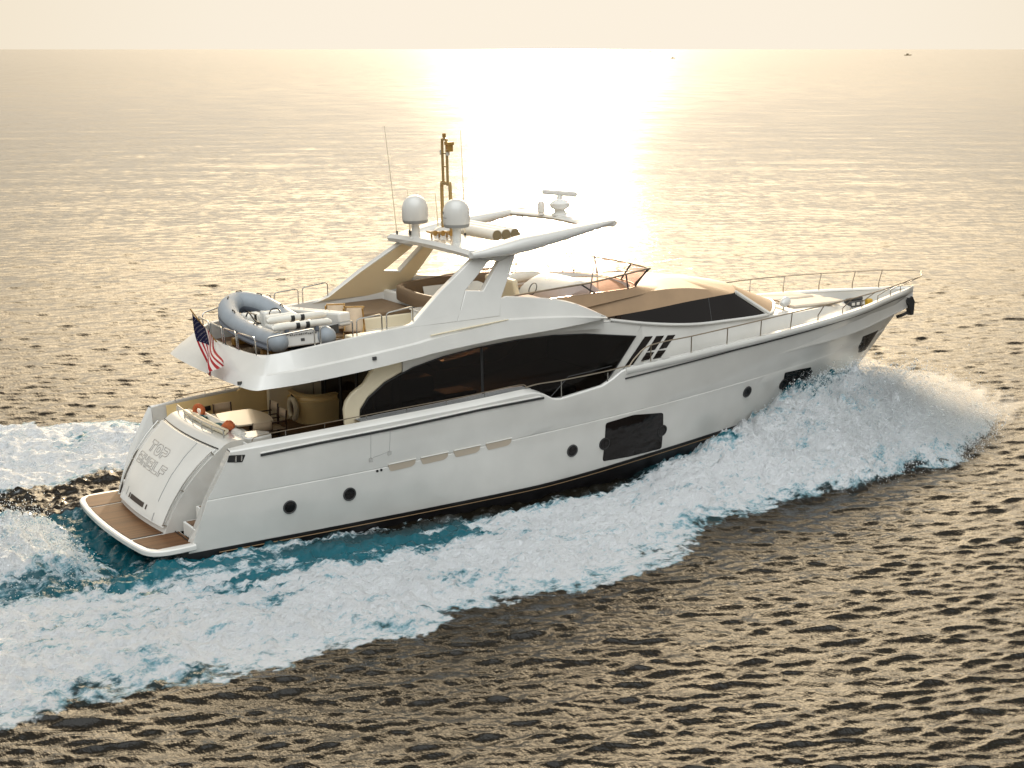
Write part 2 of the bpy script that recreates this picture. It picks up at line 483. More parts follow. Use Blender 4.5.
dr = np.gradient(rads)
sp = np.maximum(np.repeat(dr, na), rr_ * np.where(np.tile(np.arange(na), nr) < len(fine), .0016, .04)) 
Zw = np.zeros_like(X); Fo = np.zeros_like(X); Ae = np.zeros_like(X)
near = rr_ < 3500
wz_, wx_, wy_ = waves(X[near], Y[near], sp[near]); Zw[near] = wz_
DX, DY = np.zeros_like(X), np.zeros_like(X); DX[near] = wx_; DY[near] = wy_
sel = (X > -62) & (X < 30) & (np.abs(Y) < 24) & (sp < 1.2)
hw, fw, aw = wake(X[sel], Y[sel])
damp = 1 - .55 * np.clip(np.maximum(fw, aw), 0, 1)
Zw[sel] = Zw[sel] * damp + hw
Fo[sel] = fw; Ae[sel] = aw; DX[sel] *= damp; DY[sel] *= damp
# the sea stays below the decks inside the hull's own outline
inside = (X > 1.5) & (X < 22.5) & (np.abs(Y) < np.interp(X, [1.5, 12, 16, 19, 22.5], [2.2, 2.2, 1.7, .9, .1]))
Zw[inside] = np.minimum(Zw[inside], .25)
V = np.stack([X + DX, Y + DY, Zw + WZ], -1)
idx = np.arange(nr * na).reshape(nr, na)
a_ = idx[:-1, :]; b_ = idx[1:, :]
a2, b2 = np.roll(a_, -1, 1), np.roll(b_, -1, 1)
Q = np.stack([a_, a2, b2, b_], -1).reshape(-1, 4)
wk = (np.maximum(Fo, Ae) > .004)[Q].any(1)
def sheet(name, q, mt, extra=None):
    u, inv = np.unique(q, return_inverse=True)
    inv = inv.reshape(-1, 4)
    me = bpy.data.meshes.new(name)
    nv, nf = len(u), len(inv)
    me.vertices.add(nv); me.loops.add(nf * 4); me.polygons.add(nf)
    me.vertices.foreach_set('co', V[u].astype(np.float32).ravel())
    me.loops.foreach_set('vertex_index', inv.astype(np.int32).ravel())
    me.polygons.foreach_set('loop_start', np.arange(0, nf * 4, 4, dtype=np.int32))
    me.polygons.foreach_set('use_smooth', np.ones(nf, bool))
    for nm, arr in (('foam', Fo), ('aeration', Ae), ('distance', np.log10(np.maximum(rr_, 10)))):
        at = me.attributes.new(nm, 'FLOAT', 'POINT'); at.data.foreach_set('value', arr[u].astype(np.float32))
    me.materials.append(mt)
    me.update(calc_edges=True); me.validate()
    o = bpy.data.objects.new(name, me); col.objects.link(o)
    return o

def water_material():
    m = bpy.data.materials.new('sea_water'); m.use_nodes = True
    n = m.node_tree; L = n.links.new; N = n.nodes.new
    b = n.nodes['Principled BSDF']; mo = n.nodes['Material Output']
    def math_(op, a=None, b_=None, c=None):
        q = N('ShaderNodeMath'); q.operation = op
        for i, v in enumerate((a, b_, c)):
            if v is None: continue
            if isinstance(v, (int, float)): q.inputs[i].default_value = v
            else: L(v, q.inputs[i])
        return q.outputs[0]
    def mapr(v, a, b_, c, d, smooth=False):
        q = N('ShaderNodeMapRange'); 
        if smooth: q.interpolation_type = 'SMOOTHSTEP'
        L(v, q.inputs[0])
        for i, k in enumerate((a, b_, c, d)): q.inputs[i + 1].default_value = k
        return q.outputs[0]
    tc = N('ShaderNodeTexCoord')
    def noise(scale, detail, sx=1.0, sy=1.0, rot=0.0, rough=.55, dist=0.0):
        mp = N('ShaderNodeMapping'); mp.inputs['Scale'].default_value = (sx, sy, 1); mp.inputs['Rotation'].default_value = (0, 0, rot)
        L(tc.outputs['Object'], mp.inputs['Vector'])
        t = N('ShaderNodeTexNoise'); t.inputs['Scale'].default_value = scale; t.inputs['Detail'].default_value = detail; t.inputs['Roughness'].default_value = rough; t.inputs['Distortion'].default_value = dist
        L(mp.outputs[0], t.inputs['Vector']); return t.outputs['Fac']
    def attr(nm):
        q = N('ShaderNodeAttribute'); q.attribute_name = nm; return q.outputs['Fac']
    foam, aer, dist = attr('foam'), attr('aeration'), attr('distance')
    # ripples: crests across the line of sight wind
    rip = noise(2.3, 4, 1.0, .45, R(-32), .6)
    rip2 = noise(9.0, 3, 1.0, .6, R(-25), .6); rip4 = noise(24.0, 2, 1.0, .7, R(-25), .6)
    rip3 = noise(1.0, 4, 1.0, .55, R(-32), .65)
    rsum = math_('ADD', math_('ADD', math_('MULTIPLY', rip, 1.0), math_('ADD', math_('MULTIPLY', rip2, .42), math_('MULTIPLY', rip4, .15))), math_('MULTIPLY', rip3, mapr(dist, 2.0, 2.8, 0, 3.5)))
    bp = N('ShaderNodeBump'); bp.inputs['Distance'].default_value = .16
    L(mapr(dist, 1.5, 2.3, .36, .15), bp.inputs['Strength']); L(rsum, bp.inputs['Height'])
    # dark sea, teal where air is mixed in
    base = N('ShaderNodeMix'); base.data_type = 'RGBA'
    base.inputs['A'].default_value = (.010, .008, .005, 1); base.inputs['B'].default_value = (.004, .095, .125, 1)
    L(mapr(math_('MULTIPLY', aer, math_('ADD', noise(.9, 5, .6, 1.2), .35)), .25, .95, 0, 1, True), base.inputs['Factor'])
    L(base.outputs['Result'], b.inputs['Base Color'])
    patch = math_('MULTIPLY', math_('SUBTRACT', noise(.10, 5, 1.0, .6, R(-32), .65), .5), mapr(dist, 1.9, 2.7, 0, .22))
    L(math_('MAXIMUM', math_('ADD', mapr(dist, 1.5, 2.7, .05, .20), patch), .04), b.inputs['Roughness'])
    b.inputs['IOR'].default_value = 1.333
    L(bp.outputs[0], b.inputs['Normal'])
    # foam
    fn1 = noise(1.5, 8, .55, 1.1, 0, .66, .6); fn2 = noise(7.0, 6, .7, 1.1, R(8), .62, .3)
    vo = N('ShaderNodeTexVoronoi'); vo.feature = 'DISTANCE_TO_EDGE'; vo.inputs['Scale'].default_value = 1.9
    mpv = N('ShaderNodeMapping'); mpv.inputs['Scale'].default_value = (.55, 1.15, 1)
    wob = N('ShaderNodeVectorMath'); wob.operation = 'ADD'
    cn = N('ShaderNodeTexNoise'); cn.inputs['Scale'].default_value = 1.7; cn.inputs['Detail'].default_value = 4
    L(tc.outputs['Object'], cn.inputs['Vector'])
    L(tc.outputs['Object'], wob.inputs[0]); L(cn.outputs['Color'], wob.inputs[1]); L(wob.outputs[0], mpv.inputs['Vector']); L(mpv.outputs[0], vo.inputs['Vector'])
    lace = mapr(vo.outputs['Distance'], 0, .34, .34, -.16)
    s = math_('ADD', math_('MULTIPLY', math_('SUBTRACT', fn1, .5), 1.5), math_('MULTIPLY', math_('SUBTRACT', fn2, .5), 1.3))
    fs = noise(1.3, 7, .22, 1.25, R(-3), .68, .4)
    s = math_('ADD', math_('ADD', s, lace), math_('MULTIPLY', math_('SUBTRACT', fs, .5), 1.5))
    cov = math_('ADD', math_('MULTIPLY', foam, 1.95), math_('SUBTRACT', s, .76))
    mask = mapr(cov, -.20, .34, 0, 1, True)
    mask = math_('MULTIPLY', mask, mapr(foam, .03, .12, 0, 1))
    fd = N('ShaderNodeBsdfPrincipled')
    fc = N('ShaderNodeMix'); fc.data_type = 'RGBA'
    fc.inputs['A'].default_value = (.24, .50, .60, 1); fc.inputs['B'].default_value = (.94, .96, .98, 1)
    fn3 = noise(19.0, 5, .8, 1.1, R(20), .65, .2)
    tex = math_('ADD', math_('ADD', math_('MULTIPLY', fn1, .9), math_('MULTIPLY', fn2, .75)), math_('ADD', math_('MULTIPLY', fn3, .6), math_('MULTIPLY', cov, .32)))
    L(mapr(tex, .97, 1.40, 0, 1, True), fc.inputs['Factor']); L(fc.outputs['Result'], fd.inputs['Base Color'])
    fd.inputs['Roughness'].default_value = .8; fd.inputs['Specular IOR Level'].default_value = .2
    fb = N('ShaderNodeBump'); fb.inputs['Distance'].default_value = .34; fb.inputs['Strength'].default_value = 1.0
    L(math_('ADD', math_('ADD', math_('MULTIPLY', fn1, .8), math_('MULTIPLY', fn2, .7)), math_('MULTIPLY', fn3, .35)), fb.inputs['Height']); L(fb.outputs[0], fd.inputs['Normal'])
    tl = N('ShaderNodeBsdfTranslucent'); tl.inputs['Color'].default_value = (.70, .80, .82, 1)
    fm = N('ShaderNodeMixShader'); fm.inputs[0].default_value = .04
    L(fd.outputs[0], fm.inputs[1]); L(tl.outputs[0], fm.inputs[2])
    mx = N('ShaderNodeMixShader'); L(mask, mx.inputs[0]); L(b.outputs[0], mx.inputs[1]); L(fm.outputs[0], mx.inputs[2])
    L(mx.outputs[0], mo.inputs['Surface'])
    return m
SEA = water_material()
o = sheet('water', Q[~wk], SEA); tag(o, kind='structure')
wake_o = sheet('wake_foam', Q[wk], SEA); tag(wake_o, 'white and teal foam of the wake spreading from bow and stern of the yacht', 'wake', kind='stuff')
# disc of water under the camera, inside the first ring
me = bpy.data.meshes.new('water'); 
k = 64; ring = [(CAM.x + 11.02 * math.cos(t), CAM.y + 11.02 * math.sin(t), WZ - .02) for t in np.linspace(0, 2 * PI, k, endpoint=False)]
me.from_pydata(ring, [], [tuple(range(k))]); me.materials.append(SEA)
o2 = bpy.data.objects.new('water', me); col.objects.link(o2); tag(o2, kind='structure')

# spray thrown up along the bow wave and behind the stern
SPRAY = mat('spray_droplets', (.86, .88, .89), .7)
n = SPRAY.node_tree; b = n.nodes['Principled BSDF']
tl = n.nodes.new('ShaderNodeBsdfTranslucent'); tl.inputs[0].default_value = (.88, .9, .9, 1)
mx = n.nodes.new('ShaderNodeMixShader'); mx.inputs[0].default_value = .5
n.links.new(b.outputs[0], mx.inputs[1]); n.links.new(tl.outputs[0], mx.inputs[2]); n.links.new(mx.outputs[0], n.nodes['Material Output'].inputs['Surface'])
def spray(name, P, S, label):
    N_ = len(P)
    oc = np.array([(1,0,0),(-1,0,0),(0,1,0),(0,-1,0),(0,0,1),(0,0,-1)], float)
    tr = np.array([(0,2,4),(2,1,4),(1,3,4),(3,0,4),(2,0,5),(1,2,5),(3,1,5),(0,3,5)])
    v = (P[:, None, :] + oc[None] * S[:, None, None] * rg.uniform(.6, 1.4, (N_, 1, 3))).reshape(-1, 3)
    f = (tr[None] + (np.arange(N_) * 6)[:, None, None]).reshape(-1, 3)
    me = bpy.data.meshes.new(name)
    me.vertices.add(len(v)); me.loops.add(f.size); me.polygons.add(len(f))
    me.vertices.foreach_set('co', v.astype(np.float32).ravel()); me.loops.foreach_set('vertex_index', f.astype(np.int32).ravel())
    me.polygons.foreach_set('loop_start', np.arange(0, f.size, 3, dtype=np.int32))
    me.materials.append(SPRAY); me.update(calc_edges=True)
    o = bpy.data.objects.new(name, me); col.objects.link(o); tag(o, label, 'spray', kind='stuff'); return o
M_ = 220000
xs = rg.triangular(17.0, 24.0, 29.5, M_); sd_ = np.where(rg.uniform(0, 1, M_) < .62, -1, 1)
cc = np.interp(xs, CX_, CC_); oo = np.interp(xs, OUT_X, OUT_Y)
aa = cc + rg.normal(.2, .9, M_) + rg.exponential(.35, M_)
aa = np.clip(aa, .1, oo + rg.exponential(.18, M_))
hh, ff, _ = wake(xs, sd_ * aa)
lift = rg.exponential(.11, M_) * np.interp(xs, [17, 20, 24, 29], [.5, .8, 1.5, 1.6]) - .02
keep = (ff > .1) | (rg.uniform(0, 1, M_) < .15)
P = np.stack([xs + lift * .9, sd_ * (aa + lift * .3), WZ + np.maximum(hh, 0) + lift], -1)[keep]
spray('bow_spray', P, np.where(rg.uniform(0, 1, len(P)) < .14, rg.uniform(.012, .028, len(P)), rg.uniform(.003, .012, len(P))), 'fine white spray thrown up around the bow of the yacht')
M_ = 9000
xs = -1.2 - rg.exponential(2.4, M_); yy = rg.normal(0, 1.5, M_)
hh, ff, _ = wake(xs, yy)
lift = rg.exponential(.13, M_)
keep = ff > .25
P = np.stack([xs, yy, WZ + hh + lift], -1)[keep]
spray('stern_spray', P, rg.uniform(.006, .018, len(P)), 'white spray boiling up behind the stern platform of the yacht')

# fine mist hanging over the crest of the bow wave
MIST = bpy.data.materials.new('spray_mist'); MIST.use_nodes = True
n = MIST.node_tree; n.nodes.clear()
mo = n.nodes.new('ShaderNodeOutputMaterial'); pv = n.nodes.new('ShaderNodeVolumePrincipled')
pv.inputs['Color'].default_value = (.96, .97, .98, 1); pv.inputs['Anisotropy'].default_value = .35
tcn = n.nodes.new('ShaderNodeTexCoord'); nz = n.nodes.new('ShaderNodeTexNoise'); nz.inputs['Scale'].default_value = 2.3; nz.inputs['Detail'].default_value = 7; nz.inputs['Roughness'].default_value = .68; nz.inputs['Distortion'].default_value = .5
n.links.new(tcn.outputs['Object'], nz.inputs['Vector'])
mr = n.nodes.new('ShaderNodeMapRange')
for i, v in enumerate((.45, .76, 0.0, 1.5)): mr.inputs[i + 1].default_value = v
n.links.new(nz.outputs['Fac'], mr.inputs[0]); n.links.new(mr.outputs[0], pv.inputs['Density']); n.links.new(pv.outputs[0], mo.inputs['Volume'])
for sd_ in (-1, 1):
    path = [(19.0, 2.6, 1.4, .35), (20.6, 2.75, 1.95, .55), (22.4, 2.7, 2.0, .7), (24.2, 2.6, 1.65, .85), (26.0, 2.4, 1.15, .95), (27.4, 2.3, .72, .75), (28.8, 2.2, .5, .5), (29.6, 2.1, .35, .1)]
    vs, fs = [], []
    K_ = 18
    for i, (x, y, z, r_) in enumerate(path):
        for k in range(K_):
            t = 2 * PI * k / K_; q = r_ * (1 + .18 * math.sin(3 * t + i * 1.7) + .12 * math.sin(5 * t + i * 2.9))
            vs.append((x + .25 * math.sin(2 * t + i), sd_ * (y + 1.25 * q * math.cos(t)), WZ + z + q * math.sin(t) * .8))
    for i in range(len(path) - 1):
        for k in range(K_): fs.append((i*K_+k, i*K_+(k+1) % K_, (i+1)*K_+(k+1) % K_, (i+1)*K_+k))
    fs += [tuple(range(K_)), tuple(range(len(vs) - K_, len(vs)))[::-1]]
    me = bpy.data.meshes.new('spray_mist'); me.from_pydata(vs, [], fs); me.materials.append(MIST)
    bm_ = bmesh.new(); bm_.from_mesh(me); bmesh.ops.recalc_face_normals(bm_, faces=bm_.faces); bm_.to_mesh(me); bm_.free()
    o = bpy.data.objects.new('spray_mist', me); col.objects.link(o); tag(o, ('backlit mist drifting off the near starboard bow wave' if sd_ < 0 else 'backlit mist drifting off the bow wave beyond the stem'), 'mist', kind='stuff')
# ------------------------------------------------------------------ the yacht (built in its own frame: x forward, y to port, z up)
yacht = empty('motor_yacht', (0, 0, 0), (0, -TRIM, 0))
tag(yacht, 'large white motor yacht with dark windows cutting through the sea beside its own wake', 'yacht')

# hull lines: (x at stern, x at stem, z table, half breadth table)
LV = [
    (0.55, 22.3, [(0, -0.55), (30, -0.55)], [(0, 0.02), (30, 0.02)]),
    (0.60, 22.9, [(0, 0.10), (16, 0.12), (23, 0.25)], [(0.6, 2.50), (5, 2.60), (9, 2.60), (12, 2.45), (15, 2.1), (17.5, 1.6), (20, 1.0), (22, 0.45), (22.9, 0.0)]),
    (0.80, 23.9, [(0, 0.66), (10, 0.72), (13.7, 0.92), (17.5, 1.12), (24.4, 1.30)], [(0.8, 2.66), (5, 2.78), (9, 2.82), (12, 2.76), (15, 2.5), (17, 2.24), (18.8, 1.86), (20.3, 1.44), (21.8, 0.96), (23.2, 0.38), (23.9, 0.0)]),
    (1.28, 25.45, [(0, 1.88), (5.5, 1.98), (10, 2.14), (14, 2.34), (19, 2.58), (25.5, 2.72)], [(1.28, 2.80), (5, 2.94), (9, 2.99), (13, 2.96), (16, 2.78), (18.5, 2.46), (20, 2.15), (21.5, 1.72), (23, 1.18), (24.3, 0.62), (25.45, 0.0)]),
    (1.90, 26.65, [(1.9, 2.97), (2.5, 2.99), (4.1, 3.05), (6.3, 3.13), (8.3, 3.20), (9.9, 3.28), (10.2, 3.27), (10.45, 3.18), (10.7, 3.03), (10.95, 3.0), (12.25, 3.16), (12.6, 3.30), (12.95, 3.50), (13.5, 3.53), (15, 3.6), (16.5, 3.68), (18.5, 3.77), (20, 3.82), (21.5, 3.88), (23, 3.91), (24.2, 3.93), (26.7, 3.93)],
     [(1.9, 2.85), (4, 2.97), (6, 3.05), (9, 3.10), (13, 3.07), (16.5, 2.95), (18.5, 2.76), (20, 2.52), (21.5, 2.22), (23, 1.74), (24.2, 1.2), (25.3, 0.68), (26.2, 0.26), (26.65, 0.0)]),
]
NS = 190
S_ = np.linspace(0, 1, NS)
def level(k, s):
    x0, x1, zt, bt = LV[k]
    x = x0 + (x1 - x0) * s
    z = np.interp(x, *zip(*zt)) if k == 4 else pchip(x, *zip(*zt))
    return np.stack([x, np.maximum(pchip(x, *zip(*bt)), 0), z], -1)
LEV = [level(k, S_) for k in range(5)]
def between(a, b, t, bulge=0.0):
    p = LEV[a] * (1 - t) + LEV[b] * t
    q = p.copy()
    q[:, 1] = p[:, 1] + bulge * 4 * t * (1 - t) * np.clip(p[:, 1] / 1.5, 0, 1)
    return q
def shifted(p, dz, dy):
    q = p.copy(); q[:, 2] += dz; q[:, 1] = np.maximum(q[:, 1] + dy, 0); return q
def groove(dz, dy):
    q = LEV[3].copy(); f_ = np.clip((20 - q[:, 0]) / 6, 0, 1)
    q[:, 2] += dz; q[:, 1] = np.maximum(q[:, 1] + dy * f_, 0); return q
def through(z_t):
    """a fair curve through boot top, knuckle and sheer (forward), chords aft"""
    o = []
    a, b, c = LEV[2], LEV[3], LEV[4]
    lo, hi, t = (a, b, z_t) if z_t < 1 else (b, c, z_t - 1)
    p = lo * (1 - t) + hi * t; p = p.copy()
    z = p[:, 2]; za, zb, zc = a[:, 2], b[:, 2], c[:, 2]
    la = (z - zb) * (z - zc) / ((za - zb) * (za - zc)); lb = (z - za) * (z - zc) / ((zb - za) * (zb - zc)); lc = (z - za) * (z - zb) / ((zc - za) * (zc - zb))
    w_ = np.clip((p[:, 0] - 12.5) / 5.0, 0, 1); w_ = w_ * w_ * (3 - 2 * w_)
    bul = .03 * 4 * t * (1 - t)
    for k in (0, 1):
        q = la * a[:, k] + lb * b[:, k] + lc * c[:, k]
        p[:, k] = p[:, k] * (1 - w_) + q * w_ + (bul * (1 - w_) if k == 1 else 0)
    p[:, 1] = np.maximum(p[:, 1], 0); p[-1, 1] = 0
    return p
ROWS = [LEV[0], LEV[1], between(1, 2, 0.5, 0.02), LEV[2], through(.2), through(.4), through(.6), through(.8), groove(-.02, 0), groove(0, -.014), groove(.02, .004),
        through(1.2), through(1.4), through(1.6), through(1.8), LEV[4]]
HA = np.stack(ROWS)                       # rows, columns, xyz (starboard is -y)
MON = HA[[0, 1, 3, 4, 5, 6, 7, 11, 12, 13, 14, 15]]
def hull_y(x, z):
    xs, ys = [], []
    for j in range(NS):
        zc = MON[:, j, 2]
        xs.append(np.interp(z, zc, MON[:, j, 0])); ys.append(np.interp(z, zc, MON[:, j, 1]))
    return float(np.interp(x, xs, ys))
def hull_p(x, z, off=0.0, side=-1):
    y = hull_y(x, z); e = 0.06
    nx = -(hull_y(x + e, z) - hull_y(x - e, z)) / (2 * e)
    nz = -(hull_y(x, z + e) - hull_y(x, z - e)) / (2 * e)
    n = Vector((nx, 1, nz)).normalized() * off
    return Vector((x + n.x, side * (y + n.y), z + n.z))
def deckz(x):
    return float(np.interp(x, [0, 5.2, 9, 12, 14, 17, 27], [2.15, 2.15, 2.45, 2.6, 2.85, 3.15, 3.35]))
TH = 0.13
top = LEV[4]
THX = np.interp(top[:, 0], [9.9, 10.9, 12.9], [.22, .16, TH])
inn = top.copy(); inn[:, 1] = np.maximum(inn[:, 1] - THX, 0); inn[:, 2] = inn[:, 2] + np.interp(top[:, 0], [1.9, 2.6, 9.9, 10.6], [.02, .07, .08, 0])
inb = inn.copy(); inb[:, 2] = [0.93 if x < 2.25 else deckz(x) - 0.05 for x in inb[:, 0]]
inb[:, 1] = np.maximum(inb[:, 1] - 0.02, 0)
capo = shifted(top, 0.035, -0.03); capi = shifted(inn, 0.03, 0.03)
hm = MB()
for side in (-1, 1):
    rows = [[(p[0], side * p[1], p[2]) for p in r_] for r_ in ROWS]
    hm.loft(rows[3:], m=0)
    hm.loft(rows[:4], m=1)
    hm.loft([[(p[0], side * p[1], p[2]) for p in r_] for r_ in (top, capo, capi, inn, inb)], m=0)
    # close the aft end of the wing
    a = [(r_[0][0], side * r_[0][1], r_[0][2]) for r_ in ROWS[3:]]
    b = [(inn[0][0], side * inn[0][1], inn[0][2])] + [(x, side * (2.85 - 0.32), z) for x, z in ((1.9, 2.2), (1.3, 1.88), (0.85, 0.93), (0.8, 0.7))]
    hm.add(a + b, [tuple(range(len(a) + len(b)))], 0)
# stern plate under the platform
hm.add([(0.8, -2.66, 0.66), (0.6, -2.5, 0.1), (0.55, 0, -0.55), (0.6, 2.5, 0.1), (0.8, 2.66, 0.66), (0.86, 2.5, 0.95), (0.86, -2.5, 0.95)], [(0, 1, 2, 3, 4, 5, 6)], 1)
hull = hm.build('hull', [GEL, ANTI], yacht, sharp=28)

def fan(outline, fn):
    """a patch inside a rounded outline (x,z), laid on a surface function"""
    n = len(outline); cx = sum(p[0] for p in outline) / n; cz = sum(p[1] for p in outline) / n
    vs, fs = [], []
    T = (1.0, 0.75, 0.5, 0.25)
    for t in T: vs += [fn(cx + (p[0] - cx) * t, cz + (p[1] - cz) * t) for p in outline]
    vs.append(fn(cx, cz))
    for i in range(3):
        for k in range(n): fs.append((i*n+k, i*n+(k+1) % n, (i+1)*n+(k+1) % n, (i+1)*n+k))
    for k in range(n): fs.append((3*n+k, 3*n+(k+1) % n, 4*n))
    return vs, fs
def rounded(poly, r=0.06, n=4):
    o = []
    for i, p in enumerate(poly):
        p = Vector(p); a = Vector(poly[i-1]); b = Vector(poly[(i+1) % len(poly)])
        da, db = (a - p), (b - p)
        ra = min(r, da.length * 0.45); rb = min(r, db.length * 0.45)
        s, e = p + da.normalized() * ra, p + db.normalized() * rb
        for k in range(n + 1):
            t = k / n
            o.append((1-t)**2 * s + 2*t*(1-t) * p + t*t * e)
    q = []
    for i, p in enumerate(o):       # add points along the long edges
        b = o[(i+1) % len(o)]; L = (b - p).length; k = max(1, int(L / 0.22))
        q += [p.lerp(b, j / k) for j in range(k)]
    return [tuple(p) for p in q]
def hull_panel(poly, name, m, off=0.012, r=0.06, side=-1, parent=None):
    ol = rounded(poly, r)
    b = MB(); b.add(*fan(ol, lambda x, z: hull_p(x, z, off, side)))
    n = len(ol)
    b.add([hull_p(x, z, off, side) for x, z in ol] + [hull_p(x, z, -0.02, side) for x, z in ol], [(k, (k+1) % n, n + (k+1) % n, n + k) for k in range(n)])
    return b.build(name, m, parent or yacht, sharp=40)
def porthole(x, z, r=0.15, side=-1, parent=None):
    ol = [(x + r*math.cos(t), z + r*math.sin(t)) for t in np.linspace(0, 2*PI, 20, endpoint=False)]
    b = MB(); b.add(*fan(ol, lambda a, c: hull_p(a, c, 0.006, side)))
    o = b.build('porthole', GLASS, parent or yacht)
    b = MB(); b.tube([hull_p(x + (r+.005)*math.cos(t), z + (r+.005)*math.sin(t), 0.008, side) for t in np.linspace(0, 2*PI, 24, endpoint=False)], 0.02, 6, closed=True)
    b.build('rim', BLACK if parent else DGREY, o)
    return o
WB_ = [(19.24, 2.48), (20.0, 2.45), (20.62, 2.40), (20.68, 1.96), (19.39, 1.84)]
WBP = [(19.33, 2.10), (20.62, 2.14)]
WC_ = [(23.47, 2.86), (24.68, 2.84), (24.22, 2.24), (23.59, 2.28)]
WCP = (23.56, 2.56)
for side in (-1, 1):
    for x, z, r in ((3.31, 1.40, .15), (4.87, 1.46, .15), (11.38, 1.52, .15), (17.68, 2.16, .15)): porthole(x, z, r, side)
    wA = hull_panel([(12.43, 2.12), (13.36, 2.21), (14.41, 2.10), (14.57, 1.00), (13.36, 0.99), (12.43, 1.03)], 'hull_window', GLASS, .012, .08, side)
    porthole(12.43, 1.54, .15, side, wA); porthole(14.46, 1.56, .15, side, wA)
    wB = hull_panel(WB_, 'hull_window', GLASS, .012, .05, side)
    porthole(*WBP[0], .15, side, wB); porthole(*WBP[1], .15, side, wB)
    wC = hull_panel(WC_, 'hull_window', GLASS, .012, .04, side)
    porthole(*WCP, .12, side, wC)
    for x0, x1, z in ((5.90, 6.68, 1.955), (6.80, 7.60, 1.985), (7.74, 8.53, 2.02), (8.68, 9.46, 2.06)):
        v_ = hull_panel([(x0, z + .10), (x1, z + .13), (x1 - .02, z - .0), (x1 - .12, z - .06), (x0 + .08, z - .09)], 'air_vent', mat('vent_recess', (0.50, 0.42, 0.33), 0.6), .004, .04, side)
        b = MB(); b.tube([hull_p(x0 + .02, z + .10, .01, side), hull_p((x0 + x1) / 2, z + .115, .012, side), hull_p(x1, z + .13, .01, side)], .014, 6); b.build('vent_lip', GELM, v_)
    # mooring fairlead on the quarter
    fl = hull_panel([(1.86, 2.91), (2.26, 2.87), (2.17, 2.70), (1.80, 2.75)], 'fairlead', BLACK, .006, .03, side)
    for q in (2.00, 2.14):
        b = MB(); b.tube([hull_p(q, 2.74, .02, side), hull_p(q + .02, 2.87, .02, side)], .022, 8); b.build('roller', STEEL, fl)
    for x, z in ((5.44, 2.25), (5.94, 2.35)):
        hull_panel([(x - .05, z + .05), (x + .05, z + .05), (x + .05, z - .05), (x - .05, z - .05)], 'hinge', STEEL, .012, .02, side)
    for x, z in ((5.62, 1.93), (5.73, 1.94)):
        hull_panel([(x - .03, z + .03), (x + .03, z + .03), (x + .03, z - .03), (x - .03, z - .03)], 'outlet', BLACK, .006, .025, side)
    b = MB()
    b.tube([hull_p(5.45, 2.93, .001, side), hull_p(5.44, 2.6, .001, side), hull_p(5.44, 2.30, .001, side)], .006, 5)
    b.tube([hull_p(5.97, 3.0, .001, side), hull_p(5.96, 2.7, .001, side), hull_p(5.94, 2.4, .001, side)], .006, 5)
    b.tube([hull_p(x, 2.29 + (x - 5.44) * .2, .001, side) for x in (5.5, 5.7, 5.9)], .005, 5)
    b.build('boarding_gate_seam', GREY, yacht)
    # rub rails and boot stripe
    rz = lambda x: float(np.interp(x, [2.6, 4.1, 6.24, 8.5, 10.35], [2.80, 2.88, 2.96, 3.08, 3.125]))
    b = MB(); b.tube([hull_p(x, rz(x), .012, side) for x in np.linspace(2.62, 10.4, 40)], .028, 8); b.build('rub_rail', BLACK, yacht)
    b = MB(); b.tube([hull_p(x, rz(x) + .05, .012, side) for x in np.linspace(2.62, 10.3, 40)], .022, 6); b.build('rub_rail', GEL, yacht)
    rf = lambda x: float(np.interp(x, [13.0, 15, 17, 19.6, 21.5, 24, 26.4], [3.28, 3.42, 3.555, 3.66, 3.74, 3.78, 3.78]))
    b = MB(); b.tube([hull_p(x, rf(x), .010, side) for x in np.linspace(13.0, 26.2, 70)], .022, 6); b.build('rub_rail', BLACK, yacht)
    b = MB(); b.tube([(p[0] , side * (p[1] + .012), p[2] - .10) for p in LEV[2][6:-3]], .012, 5); b.build('pinstripe', GOLD, yacht)
    # thick white cap on the forward bulwark
    cp = [p for p in LEV[4] if p[0] > 12.9]
    rows = []
    for p in cp:
        s_ = min(1, max(0.15, (26.65 - p[0]) / 1.2)); y = p[1]; zz = p[2]
        rows.append([(p[0], side * (y - .16 * s_), zz + .01), (p[0], side * (y - .13 * s_), zz + .06), (p[0], side * (y + .02 * s_), zz + .06), (p[0], side * (y + .055 * s_), zz + .0), (p[0], side * (y + .045 * s_), zz - .08), (p[0], side * max(y - .02, 0), zz - .14)])
    b = MB(); b.loft(rows, closed=True, caps=True); b.build('bulwark_cap', GEL, yacht, sharp=50)

# ------------------------------------------------------------------ decks
def deck_sheet(name, x0, x1, n, m, dz=0.0, lim=None):
    rows = []
    for x in np.linspace(x0, x1, n):
        y = max(float(pchip(np.array([x]), *zip(*LV[4][3]))[0]) - TH - 0.01, 0.02)
        rows.append([(x, -y, deckz(x) + dz), (x, 0, deckz(x) + dz + .02), (x, y, deckz(x) + dz)])
    b = MB(); b.loft(rows); return b.build(name, m, yacht)
deck_sheet('cockpit_deck', 2.2, 7.0, 12, TEAKD)
deck_sheet('side_deck', 7.0, 13.0, 12, GELM)
deck_sheet('foredeck', 13.0, 26.3, 30, GELM)
